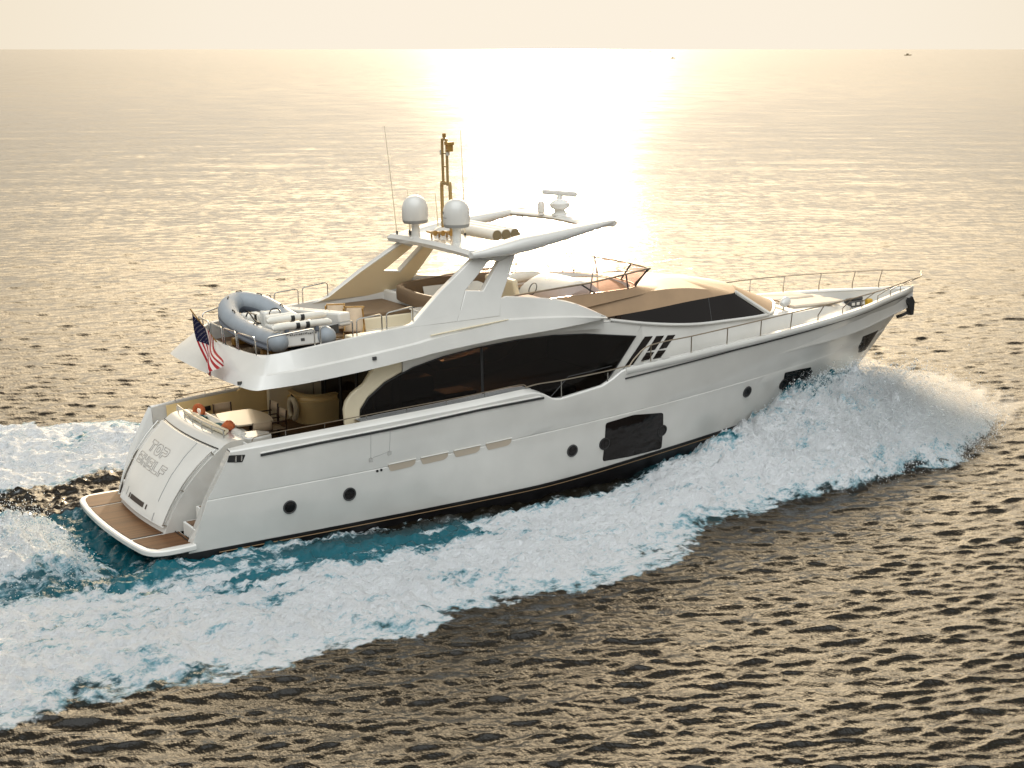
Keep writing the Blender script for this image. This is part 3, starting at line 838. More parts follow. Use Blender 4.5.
# bathing platform: a thick white slab with rounded corners and three teak panels
def plat_outline(o=0.0):
    pts = [(0.95, -2.80 + o), (0.45, -2.84 + o), (0.05 + o*.3, -2.78 + o), (-0.20 + o, -2.50 + o*.6), (-0.30 + o, -1.8), (-0.36 + o, -0.9), (-0.38 + o, 0), (-0.36 + o, 0.9), (-0.30 + o, 1.8), (-0.20 + o, 2.50 - o*.6), (0.05 + o*.3, 2.78 - o), (0.45, 2.84 - o), (0.95, 2.80 - o)]
    return [tuple(p) for p in smooth_path([(x, y, 0) for x, y in pts], 5)]
PZ = 0.90
ol = plat_outline()
rows = [[(x, y, z) for x, y, _ in plat_outline(o)] for o, z in ((0.30, PZ - .17), (0.06, PZ - .16), (0.0, PZ - .12), (0.0, PZ - .03), (0.03, PZ), (0.30, PZ))]
rows = [[(1.05, 0, PZ - .17)] * len(ol)] + rows + [[(1.05, 0, PZ)] * len(ol)]
b = MB(); b.loft(rows); plat = b.build('bathing_platform', GEL, yacht, sharp=40)
for y0, y1 in ((-2.62, -1.64), (-1.54, 1.54), (1.64, 2.62)):
    pts = []
    for y in np.linspace(y0, y1, 12):
        e = np.interp(abs(y), [0, .9, 1.8, 2.4, 2.62], [-.26, -.24, -.18, -.08, .08]); pts.append((e, y))
    poly = [(x, y, PZ + .004) for x, y in pts] + [(0.95, y1, PZ + .004), (0.95, y0, PZ + .004)]
    b = MB(); b.prism(poly, (0, 0, .012)); b.build('teak_panel', TEAK, plat)

# ------------------------------------------------------------------ transom, its garage door, stairs
prof = [(0.52, 0.90), (0.60, 1.15), (0.80, 1.58), (1.10, 2.05), (1.48, 2.48), (1.86, 2.80), (2.02, 2.92), (2.16, 2.97), (2.34, 2.985)]
def tr_x(z, y): 
    return float(np.interp(z, [p[1] for p in prof], [p[0] for p in prof])) + 0.035 * y * y
def tr_hw(z): return float(np.interp(z, [0.9, 2.8, 3.0], [1.62, 1.90, 1.92]))
ys = np.linspace(-1, 1, 17)
rows = []
for x, z in smooth_path([(p[0], p[1], 0) for p in prof], 4) and [(p.x, p.y) for p in smooth_path([(p[0], p[1], 0) for p in prof], 4)]:
    rows.append([(x + 0.035 * (t * tr_hw(z))**2, t * tr_hw(z), z) for t in ys])
e = rows[-1]
rows.append([(2.62 + .02 * p[1]**2, p[1], 2.985) for p in e]); rows.append([(2.70 + .02 * p[1]**2, p[1], 2.94) for p in e]); rows.append([(2.72 + .02 * p[1]**2, p[1], 2.10) for p in e])
b = MB(); b.loft(rows)
for k in (0, -1):
    sidep = [r_[k] for r_ in rows]; b.add(sidep + [(2.72, sidep[0][1], .9)], [tuple(range(len(sidep) + 1))])
trans = b.build('transom', GEL, yacht, sharp=45)
def tr_p(y, z, off=0.0):
    x = tr_x(z, y); e = .03
    dx = (tr_x(z + e, y) - tr_x(z - e, y)) / (2 * e); dy = (tr_x(z, y + e) - tr_x(z, y - e)) / (2 * e)
    n = Vector((-1, dy, dx)).normalized() * off
    return Vector((x, y, z)) + n
# raised garage door
zs = np.linspace(1.02, 2.78, 16)
rows = [[tr_p(t * (tr_hw(z) - .05) , z, .07) for t in ys] for z in zs]
b = MB(); b.loft(rows)
edge = [r_[0] for r_ in rows] + rows[-1][1:] + [r_[-1] for r_ in rows[::-1]][1:] + rows[0][::-1][1:-1]
edge2 = [Vector(p) + Vector((.14, 0, -.05)) for p in edge]
b.loft([edge + [edge[0]], edge2 + [edge2[0]]])
door = b.build('garage_door', GEL, trans, sharp=30, bevel=.012)
b = MB(); b.tube([tr_p(-0.95, z, .073) for z in np.linspace(1.50, 2.76, 14)], .011, 5); b.build('door_seam', GREY, door)
b = MB(); b.tube([tr_p(-0.95, z, .073) for z in np.linspace(1.06, 1.24, 4)], .011, 5); b.build('door_seam', GREY, door)
b = MB(); b.tube([tr_p(1.12, z, .073) for z in np.linspace(1.20, 1.40, 4)], .009, 5); b.build('door_seam', GREY, door)
b = MB(); b.tube([tr_p(y, 2.815, .03) for y in np.linspace(-1.85, 1.85, 20)], .014, 6); b.build('door_gasket', BLACK, trans)
for s_ in (-1, 1):
    b = MB(); b.tube([tr_p(s_ * (tr_hw(z) - .02), z, .12) for z in np.linspace(1.08, 2.72, 12)], .018, 8)
    for z in (1.10, 1.9, 2.70): b.tube([tr_p(s_ * (tr_hw(z) - .02), z, .12), tr_p(s_ * (tr_hw(z) - .02), z, -.02)], .014, 6)
    b.build('stair_handrail', STEEL, trans)
# outlined block letters: each letter is a closed outline in a unit cell
GL = {
 'T': [[(0, 1), (1, 1), (1, .72), (.64, .72), (.64, 0), (.36, 0), (.36, .72), (0, .72)]],
 'O': [[(.2, 0), (0, .25), (0, .75), (.2, 1), (.8, 1), (1, .75), (1, .25), (.8, 0)], [(.36, .28), (.28, .4), (.28, .6), (.36, .72), (.64, .72), (.72, .6), (.72, .4), (.64, .28)]],
 'P': [[(0, 0), (0, .28), (.0, .28)], [(0, 1), (.78, 1), (1, .82), (1, .48), (.78, .28), (.28, .28), (.28, 0), (0, 0), (0, .52), (.68, .52), (.72, .58), (.72, .70), (.68, .76), (0, .76)]],
 'S': [[(.12, 1), (1, 1), (1, .76), (.3, .76), (.3, .62), (.88, .62), (1, .5), (1, .12), (.88, 0), (0, 0), (0, .24), (.7, .24), (.7, .38), (.12, .38), (0, .5), (0, .88)]],
 'H': [[(0, 0), (0, 1), (.28, 1), (.28, .62), (.72, .62), (.72, 1), (1, 1), (1, 0), (.72, 0), (.72, .38), (.28, .38), (.28, 0)]],
 'E': [[(0, 0), (0, 1), (1, 1), (1, .76), (.28, .76), (.28, .62), (.9, .62), (.9, .38), (.28, .38), (.28, .24), (1, .24), (1, 0)]],
 'L': [[(0, 0), (0, 1), (.28, 1), (.28, .26), (1, .26), (1, 0)]],
 'F': [[(0, 0), (0, 1), (1, 1), (1, .76), (.28, .76), (.28, .62), (.9, .62), (.9, .38), (.28, .38), (.28, 0)]],
}
def outlined(ch, y0, wd, z0, hz):
    m_ = MB()
    for ring in GL[ch]:
        if len(ring) < 4: continue
        pts = []
        for i, p in enumerate(ring):
            q = ring[(i + 1) % len(ring)]; k = max(1, int(math.hypot(p[0] - q[0], p[1] - q[1]) / .3))
            pts += [(p[0] + (q[0] - p[0]) * j / k, p[1] + (q[1] - p[1]) * j / k) for j in range(k)]
        m_.tube([tr_p(y0 - u * wd, z0 + v * hz, 0.075) for u, v in pts], .0075, 4, closed=True)
    return m_.build('name_letter', LETTER, door, sharp=None)
for i, ch in enumerate('TOP'): outlined(ch, 1.18 - i * .47, .38, 2.24, .225)
for i, ch in enumerate('SHELF'): outlined(ch, 1.46 - i * .425, .335, 1.93, .225)
# the small port lettering is not readable: rows of short dark strokes
DKL = mat('dark_lettering', (0.05, 0.035, 0.025), .5)
for y in [0.84] + list(np.arange(0.70, -0.28, -0.070)) + [-0.42]:
    b = MB(); b.tube([tr_p(y, 1.20, .074), tr_p(y, 1.255, .074), tr_p(y, 1.31, .074)], .024, 4); b.build('port_letter', DKL, door)
# stairs each side of the transom
for s_ in (-1, 1):
    for i, (x, z) in enumerate(((0.98, 1.22), (1.32, 1.54), (1.66, 1.86), (2.02, 2.15))):
        b = MB(); b.box((x + .45, s_ * 2.28, z - .16), (0.9, 0.78, .32)); st = b.build('stair', GELM, yacht, bevel=.012)
        b = MB(); b.box((x + .20, s_ * 2.28, z + .009), (.30, .62, .012)); b.build('stair_tread', TEAKD, st)
    b = MB(); b.box((2.60, s_ * 2.28, 2.56), (.05, .72, .74)); b.build('stern_gate', GELM, yacht, bevel=.01)
# aft coaming bench with chrome rails
b = MB()
b.tube(smooth_path([(2.20 + .035*y*y, y, 3.17) for y in np.linspace(-1.55, 1.75, 9)], 3), .022, 8)
for y in np.linspace(-1.5, 1.7, 6): b.tube([(2.20 + .035*y*y, y, 2.98), (2.20 + .035*y*y, y, 3.17)], .016, 6)
b.build('coaming_rail', STEEL, yacht)
for dx, dy0, dy1 in ((2.34, -1.3, 1.5), (2.46, -1.15, 1.3)):
    b = MB(); b.tube(smooth_path([(dx + .03*y*y, y, 3.05) for y in np.linspace(dy0, dy1, 7)], 3), .05, 10); b.build('gangway_tube', CREAM, yacht)
bb = MB(); bb.box((2.98, 0.1, 2.42), (.62, 3.4, .54)); bench = bb.build('aft_bench', GELM, yacht, bevel=.04)
bb = MB(); bb.box((3.0, 0.1, 2.745), (.60, 3.3, .12)); bb.build('seat_cushion', WHITEC, bench, bevel=.04)
bb = MB(); bb.tube([(2.78, y, 2.95) for y in np.linspace(-1.5, 1.7, 8)], .10, 12); bb.build('back_cushion', WHITEC, bench)
bb = MB(); bb.prism([(2.70, -1.25, 3.0), (2.70, -1.9, 3.0), (3.0, -1.98, 3.0), (3.35, -1.9, 3.0), (3.42, -1.6, 3.0), (3.2, -1.3, 3.0)], (0, 0, -.85)); bb.build('corner_locker', GEL, yacht, bevel=.04)
CANVASW = mat('cream_cover', (0.60, 0.52, 0.42), 0.8, noise=0.12, nscale=2.5, bump=0.5, bscale=6)
STEELB = mat('unlit_rail_steel', (0.36, 0.30, 0.23), 0.30, metal=1.0, noise=0.1, nscale=9)  # darker, browner copy of the steel: the rails' unlit look put into colour
GREYW = mat('light_grey_gelcoat', (0.46, 0.46, 0.45), 0.4, noise=0.08)
OCHRE = mat('glow_ochre_gelcoat', (0.80, 0.60, 0.29), 0.4, noise=0.06, nscale=2)  # ochre gelcoat, its colour lightened to carry the cockpit's golden light
# ------------------------------------------------------------------ deckhouse
XB = [5.0, 13, 15, 17, 18.8, 20, 21.5, 22.6, 23.4, 23.9]
WB = [2.52, 2.50, 2.44, 2.28, 2.04, 1.80, 1.44, 1.08, 0.7, 0.25]
XZ = [5.0, 13.0, 14.4, 15.8, 17.2, 18.8, 20, 21.5, 22.5, 23.3, 23.9]
ZS = [4.72, 4.74, 4.48, 4.29, 4.21, 4.17, 4.06, 4.02, 3.93, 3.80, 3.55]
def house_w(x): return float(pchip(np.array([x]), XB, WB)[0])
def house_zs(x): return float(pchip(np.array([x]), XZ, ZS)[0])
def house_y(x, z):
    zb = deckz(x); t = min(1, max(0, (z - zb) / (house_zs(x) - zb)))
    return house_w(x) - 0.16 * t
rows, rin = [], []
for x in np.concatenate([np.linspace(6.7, 13.9, 17), np.linspace(14.1, 23.9, 44)]):
    zb, zs_, wb = deckz(x) - .02, house_zs(x), house_w(x)
    ws = wb - .16 if wb > .4 else wb * .6
    r = 0.10 if x > 18.5 else .03
    half = [(wb, zb), (wb - (wb - ws) * .5, (zb + zs_) / 2), (ws, zs_ - r), (ws - r * .3, zs_ - r * .25), (ws - r, zs_), (ws * .5, zs_ + .05), (0, zs_ + .07)]
    q = [(x, -y, z) for y, z in half] + [(x, y, z) for y, z in half[::-1][1:]]
    (rin if x < 14 else rows).append(q)
b = MB(); b.loft(rows, caps=True); house = b.build('deckhouse', GEL, yacht, sharp=40)
b = MB(); b.loft([q[2:-2] for q in rin] + [rows[0][2:-2]]); b.build('saloon_roof', GEL, yacht, sharp=40)
b = MB(); b.loft([[(q[0][0], -2.42, 2.45), (q[0][0], 2.42, 2.45)] for q in rin + rows[:1]]); b.build('saloon_floor', INTER, yacht)
b = MB(); b.box((14.0, 0, 3.4), (.06, 4.5, 2.2)); b.build('saloon_partition', INTER, yacht)
for x, y, z, sx, sy, sz in ((8.3, 1.7, 2.75, 2.6, .8, .6), (11.4, -1.5, 2.72, 1.6, .9, .55), (9.6, .2, 2.65, 1.0, .8, .4)):
    b = MB(); b.box((x, y, z), (sx, sy, sz)); b.build('saloon_sofa', INTER, yacht, bevel=.05)
WTOP = [(5.46, 3.20), (5.50, 3.40), (5.72, 3.66), (6.2, 3.97), (7.0, 4.25), (7.9, 4.42), (8.9, 4.52), (10.1, 4.575), (11.2, 4.56), (12.2, 4.48), (13.86, 4.22)]
WBOT = [(13.1, 3.42), (12.7, 3.05), (12.3, 2.92), (10.2, 2.90), (9.9, 3.22), (7.7, 3.20)]
for s_ in (-1, 1):     # strips of wall above and below the saloon window
    up = [p for p in WTOP if p[0] > 6.6] + [(14.12, 4.52), (13.0, 4.70), (6.75, 4.70)]
    up.insert(0, (6.72, 4.16))
    lo = [(14.12, 4.5), (13.86, 4.22)] + WBOT + [(6.72, 3.20), (6.72, 2.1), (14.12, 2.4)]
    for poly in (up, lo):
        b = MB(); b.prism([(x, s_ * house_y(x, z), z) for x, z in poly], (0, -s_ * .06, 0)); b.build('saloon_wall', GEL, yacht)
# saloon bulkhead and the side wings that carry on aft of it
b = MB(); b.box((6.66, 0, 3.42), (.06, 4.7, 2.5)); bulk = b.build('saloon_bulkhead', INTER, yacht)
for y in (-1.5, -0.5, 0.5, 1.5):
    b = MB(); b.box((6.60, y, 3.25), (.03, .96, 2.1)); dr = b.build('sliding_door', GLASS, bulk)
    b = MB()
    for q in (-.47, .47): b.box((6.58, y + q, 3.25), (.03, .04, 2.1))
    b.build('door_frame', DGREY, dr)
for s_ in (-1, 1):
    poly = [(5.08, 2.1), (5.05, 3.45), (5.12, 3.66), (5.3, 3.84), (5.62, 4.02), (5.95, 4.42), (6.72, 4.72), (6.72, 4.17), (6.2, 3.97), (5.72, 3.66), (5.50, 3.40), (5.46, 3.20), (6.72, 3.20), (6.72, 2.1)]
    pts = [(p[0], s_ * house_y(max(p[0], 5), p[1]), p[1]) for p in poly]
    b = MB(); b.prism(pts, (0, -s_ * .14, 0)); b.build('saloon_wing', CREAM, yacht, bevel=.05, seg=3)
    # long saloon window, and the slanted panes ahead of it
    poly = [(5.46, 3.20), (5.50, 3.40), (5.72, 3.66), (6.2, 3.97), (7.0, 4.25), (7.9, 4.42), (8.9, 4.52), (10.1, 4.575), (11.2, 4.56), (12.2, 4.48), (13.86, 4.22), (13.1, 3.42), (12.7, 3.05), (12.3, 2.92), (10.2, 2.90), (9.9, 3.22), (7.7, 3.20)]
    pts = [(x, s_ * (house_y(x, z) + .016), z) for x, z in poly]
    b = MB(); b.prism(pts, (0, -s_ * .012, 0)); win = b.build('saloon_window', TINT, yacht)
    pts2 = [(x, s_ * (house_y(x, z) + .018), z) for x, z in poly]
    b = MB(); b.tube(pts2, .018, 6, closed=True); b.build('window_gasket', BLACK, win)
    b = MB(); b.tube([(8.95, s_ * (house_y(9, 3.2) + .018), 3.22), (9.0, s_ * (house_y(9, 4.5) + .018), 4.50)], .04, 4); b.build('window_mullion', BLACK, win)
    b = MB(); b.tube([(11.0, s_ * (house_y(11, 3) + .02), 2.95), (11.6, s_ * (house_y(11.6, 3.4) + .02), 3.42), (12.3, s_ * (house_y(12.3, 3.5) + .02), 3.46), (13.0, s_ * (house_y(13, 3.5) + .02), 3.52)], .010, 4); b.build('window_seam', DGREY, win)
    for x0, x1, zt, zb2, split in ((14.18, 13.43, 4.165, 3.44, None), (14.58, 13.98, 4.13, 3.50, 3.74), (14.98, 14.38, 4.10, 3.50, 3.74)):
        X = lambda z: x1 + (x0 - x1) * (z - zb2) / (zt - zb2)
        for za, zc in (((zb2, zt),) if split is None else ((zb2 + .02, split - .012), (split + .018, zt))):
            quad = [(X(za), za), (X(za) + .27, za + .01), (X(zc) + .27, zc - .02), (X(zc), zc)]
            pts = [(x, s_ * (house_y(x, z) + .012), z) for x, z in quad]
            b = MB(); b.prism(pts, (0, -s_ * .02, 0)); b.build('slanted_pane', GLASS, yacht)
    for x in (13.9, 14.1, 14.3):
        b = MB(); b.box((x, s_ * (house_y(x, 3.3) + .01), 3.33 + (x - 13.9) * .03), (.08, .02, .04)); b.build('vent_slot', CREAM, yacht)
    # grey side-deck coaming below the saloon window, with its narrow drip lines
    rows = []
    for x in np.linspace(5.3, 10.15, 14):
        yb = float(pchip(np.array([x]), *zip(*LV[4][3]))[0]) - .225
        zt = float(np.interp(x, *zip(*LV[4][2]))) + .07
        z = np.interp(x, [5.3, 7.7, 9.9, 10.15], [3.20, 3.27, 3.38, 3.36])
        rows.append([(x, s_ * (house_y(x, z) - .02), z), (x, s_ * (house_y(x, z) + .035), z - .005), (x, s_ * (yb + .0), zt + .03), (x, s_ * (yb + .02), zt - .25)])
    b = MB(); b.loft(rows); lg = b.build('side_deck_ledge', GREYW, yacht)
    for t in (.2, .45, .7, .95):
        b = MB(); b.tube([Vector(r_[1]).lerp(Vector(r_[2]), t) + Vector((0, 0, .004)) for r_ in rows], .008, 4); b.build('drip_line', DGREY, lg)

# ------------------------------------------------------------------ pilothouse with bronze roof
S0 = [(13.05, -2.33, 4.76), (14.4, -2.33, 4.50), (15.8, -2.28, 4.31), (17.2, -2.12, 4.23), (18.9, -1.88, 4.19), (19.75, -1.2, 4.25), (20.2, -.55, 4.28), (20.3, 0, 4.28)]
S1 = [(13.08, -2.15, 4.80), (14.5, -2.12, 4.84), (15.9, -1.98, 4.89), (17.2, -1.83, 4.91), (17.85, -1.70, 4.92), (18.25, -1.1, 4.98), (18.4, -.5, 5.02), (18.4, 0, 5.03)]
S2 = [(12.3, -2.02, 5.16), (14.6, -1.92, 5.30), (15.9, -1.78, 5.25), (16.95, -1.67, 5.09), (17.6, -1.52, 5.0), (17.85, -1.0, 5.08), (17.9, -.5, 5.12), (17.9, 0, 5.13)]
S3 = [(12.3, -.9, 5.30), (14.6, -.9, 5.42), (15.9, -.8, 5.40), (16.6, -.75, 5.32), (17.1, -.7, 5.23), (17.3, -.5, 5.22), (17.4, -.25, 5.22), (17.4, 0, 5.22)]
def rs(c): return smooth_path(c, 5)
def mirror(c): return [Vector((p.x, -p.y, p.z)) for p in c[::-1][1:]]
def full(c): a = rs(c); return a + mirror(a)
A0, A1, A2, A3 = full(S0), full(S1), full(S2), full(S3)
n = len(A0); h = (n - 1) // 2; K = 4 * 5
b = MB(); b.loft([A1, A2, A3]); 
roofc = [((p.x), 0, p.z + .05) for p in A3]
b.loft([A3, roofc]); b.build('pilothouse_roof', BRONZE, yacht, sharp=30)
for a, c, nm, mt in ((0, K, 'side_window', GLASS), (K, n - 1 - K, 'covered_windscreen', BRONZE), (n - 1 - K, n - 1, 'side_window', GLASS)):
    b = MB(); b.loft([A0[a:c+1], A1[a:c+1]]); b.build(nm, mt, yacht)
for q in (A0, ):
    b = MB(); b.tube([p + Vector((0, 0, -.01)) for p in q], .045, 8); b.build('window_sill', GEL, yacht)
for k in (K, n - 1 - K):
    b = MB(); b.tube([A0[k] + Vector((.06, 0, 0)), A1[k]], .07, 8); b.build('windscreen_pillar', GEL, yacht)
for k in (13, n - 14):
    b = MB(); b.tube([A0[k], A1[k]], .012, 5); b.build('window_mullion', BLACK, yacht)
# wiper line and sun pads on the foredeck trunk
b = MB(); b.tube([(20.3, -1.25, 4.16), (20.5, -.5, 4.22), (20.5, .5, 4.22), (20.3, 1.25, 4.16)], .03, 6); b.build('windscreen_gasket', BRONZE, yacht)
for y in (-.62, .62):
    b = MB(); b.box((21.55, y, 4.08), (1.9, 1.0, .09), (0, R(1), 0)); b.build('sun_pad', CANVASW, yacht, bevel=.05, seg=3)
for y in (-.62, .62):
    b = MB(); b.box((22.75, y * .66, 4.0), (.42, .66, .08), (0, R(4), 0)); b.build('sun_pad', CANVASW, yacht, bevel=.04, seg=3)

# ------------------------------------------------------------------ flybridge: floor slab, coaming, brow, windscreen
CB = [(12.66, -2.74, 4.89), (11.14, -2.78, 4.81), (9.9, -2.80, 4.775), (9.31, -2.80, 4.76), (7.5, -2.83, 4.645), (6.86, -2.86, 4.58), (5.3, -2.9, 4.445), (3.9, -2.93, 4.37), (2.90, -2.90, 4.35), (2.56, -2.74, 4.345), (2.44, -1.6, 4.345), (2.40, 0, 4.345)]
CT = [(12.66, -2.735, 4.93), (11.52, -2.56, 5.44), (9.91, -2.47, 5.72), (9.5, -2.47, 5.70), (7.5, -2.56, 5.45), (6.86, -2.59, 5.35), (5.07, -2.62, 5.21), (3.87, -2.58, 5.10), (3.35, -2.4, 5.02), (3.1, -2.0, 4.96), (2.98, -1.2, 4.94), (2.94, 0, 4.94)]
b0, t0 = full(CB), full(CT)
def inset(c, d, z=None):
    o = []
    for i, p in enumerate(c):
        a, q = c[max(i-1, 0)], c[min(i+1, len(c)-1)]
        t = (q - a); t.z = 0; t.normalize()
        nrm = Vector((t.y, -t.x, 0))
        o.append(Vector((p.x, p.y, p.z if z is None else z)) + nrm * d)
    return o
mid1 = [p.lerp(q, .42) + Vector((0, 0, 0)) for p, q in zip(b0, t0)]
cen = Vector((8, 0, 0))
def outw(c, d): return [p + Vector((0 if 3.4 < p.x else -d, (-d if p.y < 0 else d) if p.x > 2.9 else 0, 0)) for p in c]
mid1 = outw(mid1, .05)
mid2 = [p + Vector((0, 0, .035)) for p in outw(mid1, -.075)]
FZ = 4.66
def toward(c, d, z=None): return [Vector((p.x + (d if p.x < 3.2 else 0), p.y - (d if p.y > 0 else -d) * (1 if abs(p.y) > .3 and p.x > 2.9 else 0), p.z if z is None else z)) for p in c]
ti = toward(t0, .14); tb = toward(t0, .16)
tb = [Vector((p.x, p.y, max(FZ - .05, min(p.z - .02, FZ - .05)))) for p in tb]
bi = [Vector((p.x + .1 if p.x < 3 else p.x, p.y * .93, p.z - .01)) for p in b0]
b = MB(); b.loft([bi, b0, mid1, mid2, t0, [p + Vector((0, 0, .025)) for p in toward(t0, .05)], ti, tb]); b.build('flybridge_coaming', GEL, yacht, sharp=32)
half = [p for p in b0 if p.y <= 0.001]
rows = []
for p in half:
    y = max(-p.y * .95, .01)
    rows.append((p, y))
ceil_ = MB(); fl_ = MB()
ceil_.loft([[(p.x + .08, -y, p.z - .005), (p.x + .08, 0, p.z - .005), (p.x + .08, y, p.z - .005)] for p, y in rows]); ceil_.build('flybridge_overhang', CREAM, yacht)
xs_ = np.linspace(3.0, 14.6, 24)
fl_.loft([[(x, -float(np.interp(x, [3, 3.6, 9, 12.5, 14, 14.6], [1.9, 2.35, 2.35, 2.05, 1.8, 1.2])), FZ), (x, float(np.interp(x, [3, 3.6, 9, 12.5, 14, 14.6], [1.9, 2.35, 2.35, 2.05, 1.8, 1.2])), FZ)] for x in xs_]); fl_.build('flybridge_deck', TEAKD, yacht)
# seam groove and styling bead on the coaming
for s_ in (-1, 1):
    b = MB(); b.tube([(7.36, s_ * 2.735, 5.07), (8.5, s_ * 2.72, 5.14), (9.63, s_ * 2.70, 5.21)], [.02, .028, .015], 6); b.build('coaming_bead', CREAM, yacht)
BT = [(9.7, -2.10, 5.47), (11.7, -2.05, 5.46), (13.4, -1.98, 5.45), (14.15, -1.90, 5.46), (14.5, -1.4, 5.47), (14.65, -.6, 5.48), (14.68, 0, 5.48)]
BB = [(9.7, -2.32, 4.9), (11.7, -2.18, 5.08), (13.4, -2.06, 5.20), (14.6, -1.92, 5.28), (15.3, -1.5, 5.34), (15.9, -.6, 5.36), (16.0, 0, 5.36)]
bt, bbm = full(BT), full(BB)
bl_ = [Vector((p.x - .12 if p.x > 14 else p.x, p.y * .94, p.z)) for p in bt]
b = MB(); b.loft([bbm, bt, bl_]); b.build('flybridge_brow', BRONZE, yacht, sharp=30)
b = MB(); b.loft([[p - Vector((0, 0, .004)) for p in bl_], [Vector((p.x - .45 if p.x > 14 else p.x, p.y * .80, FZ + .03)) for p in bt]]); b.build('flybridge_lining', GELM, yacht)
WT = [(9.7, -2.08, 5.66), (11.7, -2.08, 5.74), (12.7, -2.06, 5.78), (14.4, -2.0, 5.94), (14.62, -1.92, 5.95), (14.78, -.9, 5.95), (14.8, 0, 5.95)]
wt = full(WT)
wl = [Vector((p.x, p.y * .985, p.z + .004)) for p in bt]
b = MB(); b.loft([wl, wt]); scr = b.build('wind_screen', PINK, yacht)
b = MB(); b.tube(wt, .024, 8); b.tube([p + Vector((0, 0, .0)) for p in wl], .016, 6)
b.build('screen_rail', STEELB, scr)
b = MB()
for k in (8, 13, 16, 19, 25, len(wt) - 9, len(wt) - 14, len(wt) - 17, len(wt) - 20, len(wt) - 26): b.tube([wl[k], wt[k]], .022, 6)
b.build('screen_post', DGREY, scr)

# ------------------------------------------------------------------ arch legs, hardtop
def tilt_y(z): return 2.92 - .35 * (z - 4.4) 
for s_ in (-1, 1):
    outer = [(6.55, 5.30), (6.96, 5.40), (7.87, 6.06), (9.05, 6.80), (10.3, 6.82), (9.88, 6.16), (9.56, 5.70), (9.3, 5.30)]
    slot = [(8.60, 6.02), (9.44, 6.66), (9.74, 6.64), (9.10, 5.96)]
    # the leg is a frame: aft limb, fore limb and the plate below the slot
    for poly in ([(6.55, 5.30), (6.96, 5.40), (7.87, 6.06), (9.05, 6.80), (9.44, 6.66), (8.60, 6.02), (8.2, 5.30)], [(8.2, 5.30), (8.60, 6.02), (9.10, 5.96), (9.74, 6.64), (10.3, 6.80), (9.88, 6.16), (9.56, 5.70), (9.45, 5.30)], [(9.05, 6.80), (10.3, 6.80), (9.74, 6.64), (9.44, 6.66)]):
        pts = [(x, s_ * (tilt_y(z) + .006), z) for x, z in poly]
        b = MB(); b.prism(pts, (0, -s_ * .20, -.02)); b.build('arch_leg', GEL, yacht, bevel=.02)
    pl = [(6.75, 5.34), (7.0, 5.42), (7.9, 6.06), (9.07, 6.74), (9.38, 6.62), (8.56, 6.00), (8.2, 5.34)], [(8.2, 5.34), (8.56, 6.00), (9.12, 5.92), (9.78, 6.62), (10.2, 6.74), (9.84, 6.14), (9.52, 5.70), (9.4, 5.34)]
    for q in pl:
        b = MB(); b.prism([(x, s_ * (tilt_y(z) - .200), z - .02) for x, z in q], (0, -s_ * .008, 0)); b.build('arch_bounce_tint', mat('bounce_tan', (0.74, 0.60, 0.38), 0.45), yacht)  # thin plate: warm bounced light on the inner face put into its colour
    # hardtop side beams
    rows = []
    for x, z, wy, hz in ((8.85, 6.87, .18, .08), (9.2, 6.89, .26, .12), (9.8, 6.95, .34, .18), (10.3, 7.01, .38, .22), (10.9, 7.08, .36, .20), (11.57, 7.16, .31, .17), (12.6, 7.285, .22, .115), (13.1, 7.345, .15, .075), (13.32, 7.37, .07, .04)):
        cy = 2.18 - max(0, x - 11) * .02
        rows.append([(x, s_ * (cy + wy * math.cos(t)), z + hz * (abs(math.sin(t)) ** .6) * (1 if math.sin(t) > 0 else -1)) for t in np.linspace(0, 2 * PI, 16, endpoint=False)])
    b = MB(); b.loft(rows, closed=True, caps=True); b.build('hardtop_beam', GEL, yacht, sharp=60)
def slab(xa, xb, z0, th, y, arch=.05, n=15, zslope=0.0):
    rows = []
    for t in np.linspace(-1, 1, n):
        za = z0 + arch * (1 - t * t)
        rows.append([(xa, t*y, za), (xa - .04, t*y, za + th * .5), (xa + .05, t*y, za + th), (xb - .05, t*y, za + th + zslope), (xb, t*y, za + th * .5 + zslope), (xb - .05, t*y, za + zslope)])
    b = MB(); b.loft(rows, closed=True, caps=True); return b
ht = slab(8.82, 9.95, 6.79, .20, 2.22, .05, zslope=.04).build('hardtop_panel', GEL, yacht, sharp=35)
ft = MB()
rows = []
for y in np.linspace(-2.0, 2.1, 13):
    xc = 13.15 - .10 * (y / 2) ** 2; w2 = .38 + .06 * abs(y); z = 7.29 + .02 * (1 - (y/2)**2)
    rows.append([(xc - w2, y, z), (xc - w2 + .1, y, z + .08), (xc + w2 - .12, y, z + .08), (xc + w2, y, z + .01), (xc + w2 - .1, y, z - .09), (xc - w2 + .1, y, z - .09)])
ft.loft(rows, closed=True, caps=True); ft.build('hardtop_panel', GEL, yacht, sharp=40)
for x in (10.40, 10.68, 10.96):
    b = MB(); b.tube([(x, y, 7.12) for y in np.linspace(-.95, 1.9, 6)], .15, 14); r_ = b.build('rolled_sunshade', WHITEC, yacht, sharp=60)
    b = MB(); b.tube([(x, -.95, 7.12), (x, -.975, 7.12)], .135, 14); b.build('roll_end', mat('olive_lining', (.22, .17, .09), .8), r_)
for s_ in (-1, 1):
    b = MB(); b.tube([(13.0, s_ * 1.92, 7.25), (12.68, s_ * 1.92, 5.46)], .022, 8); b.build('hardtop_post', STEEL, yacht)
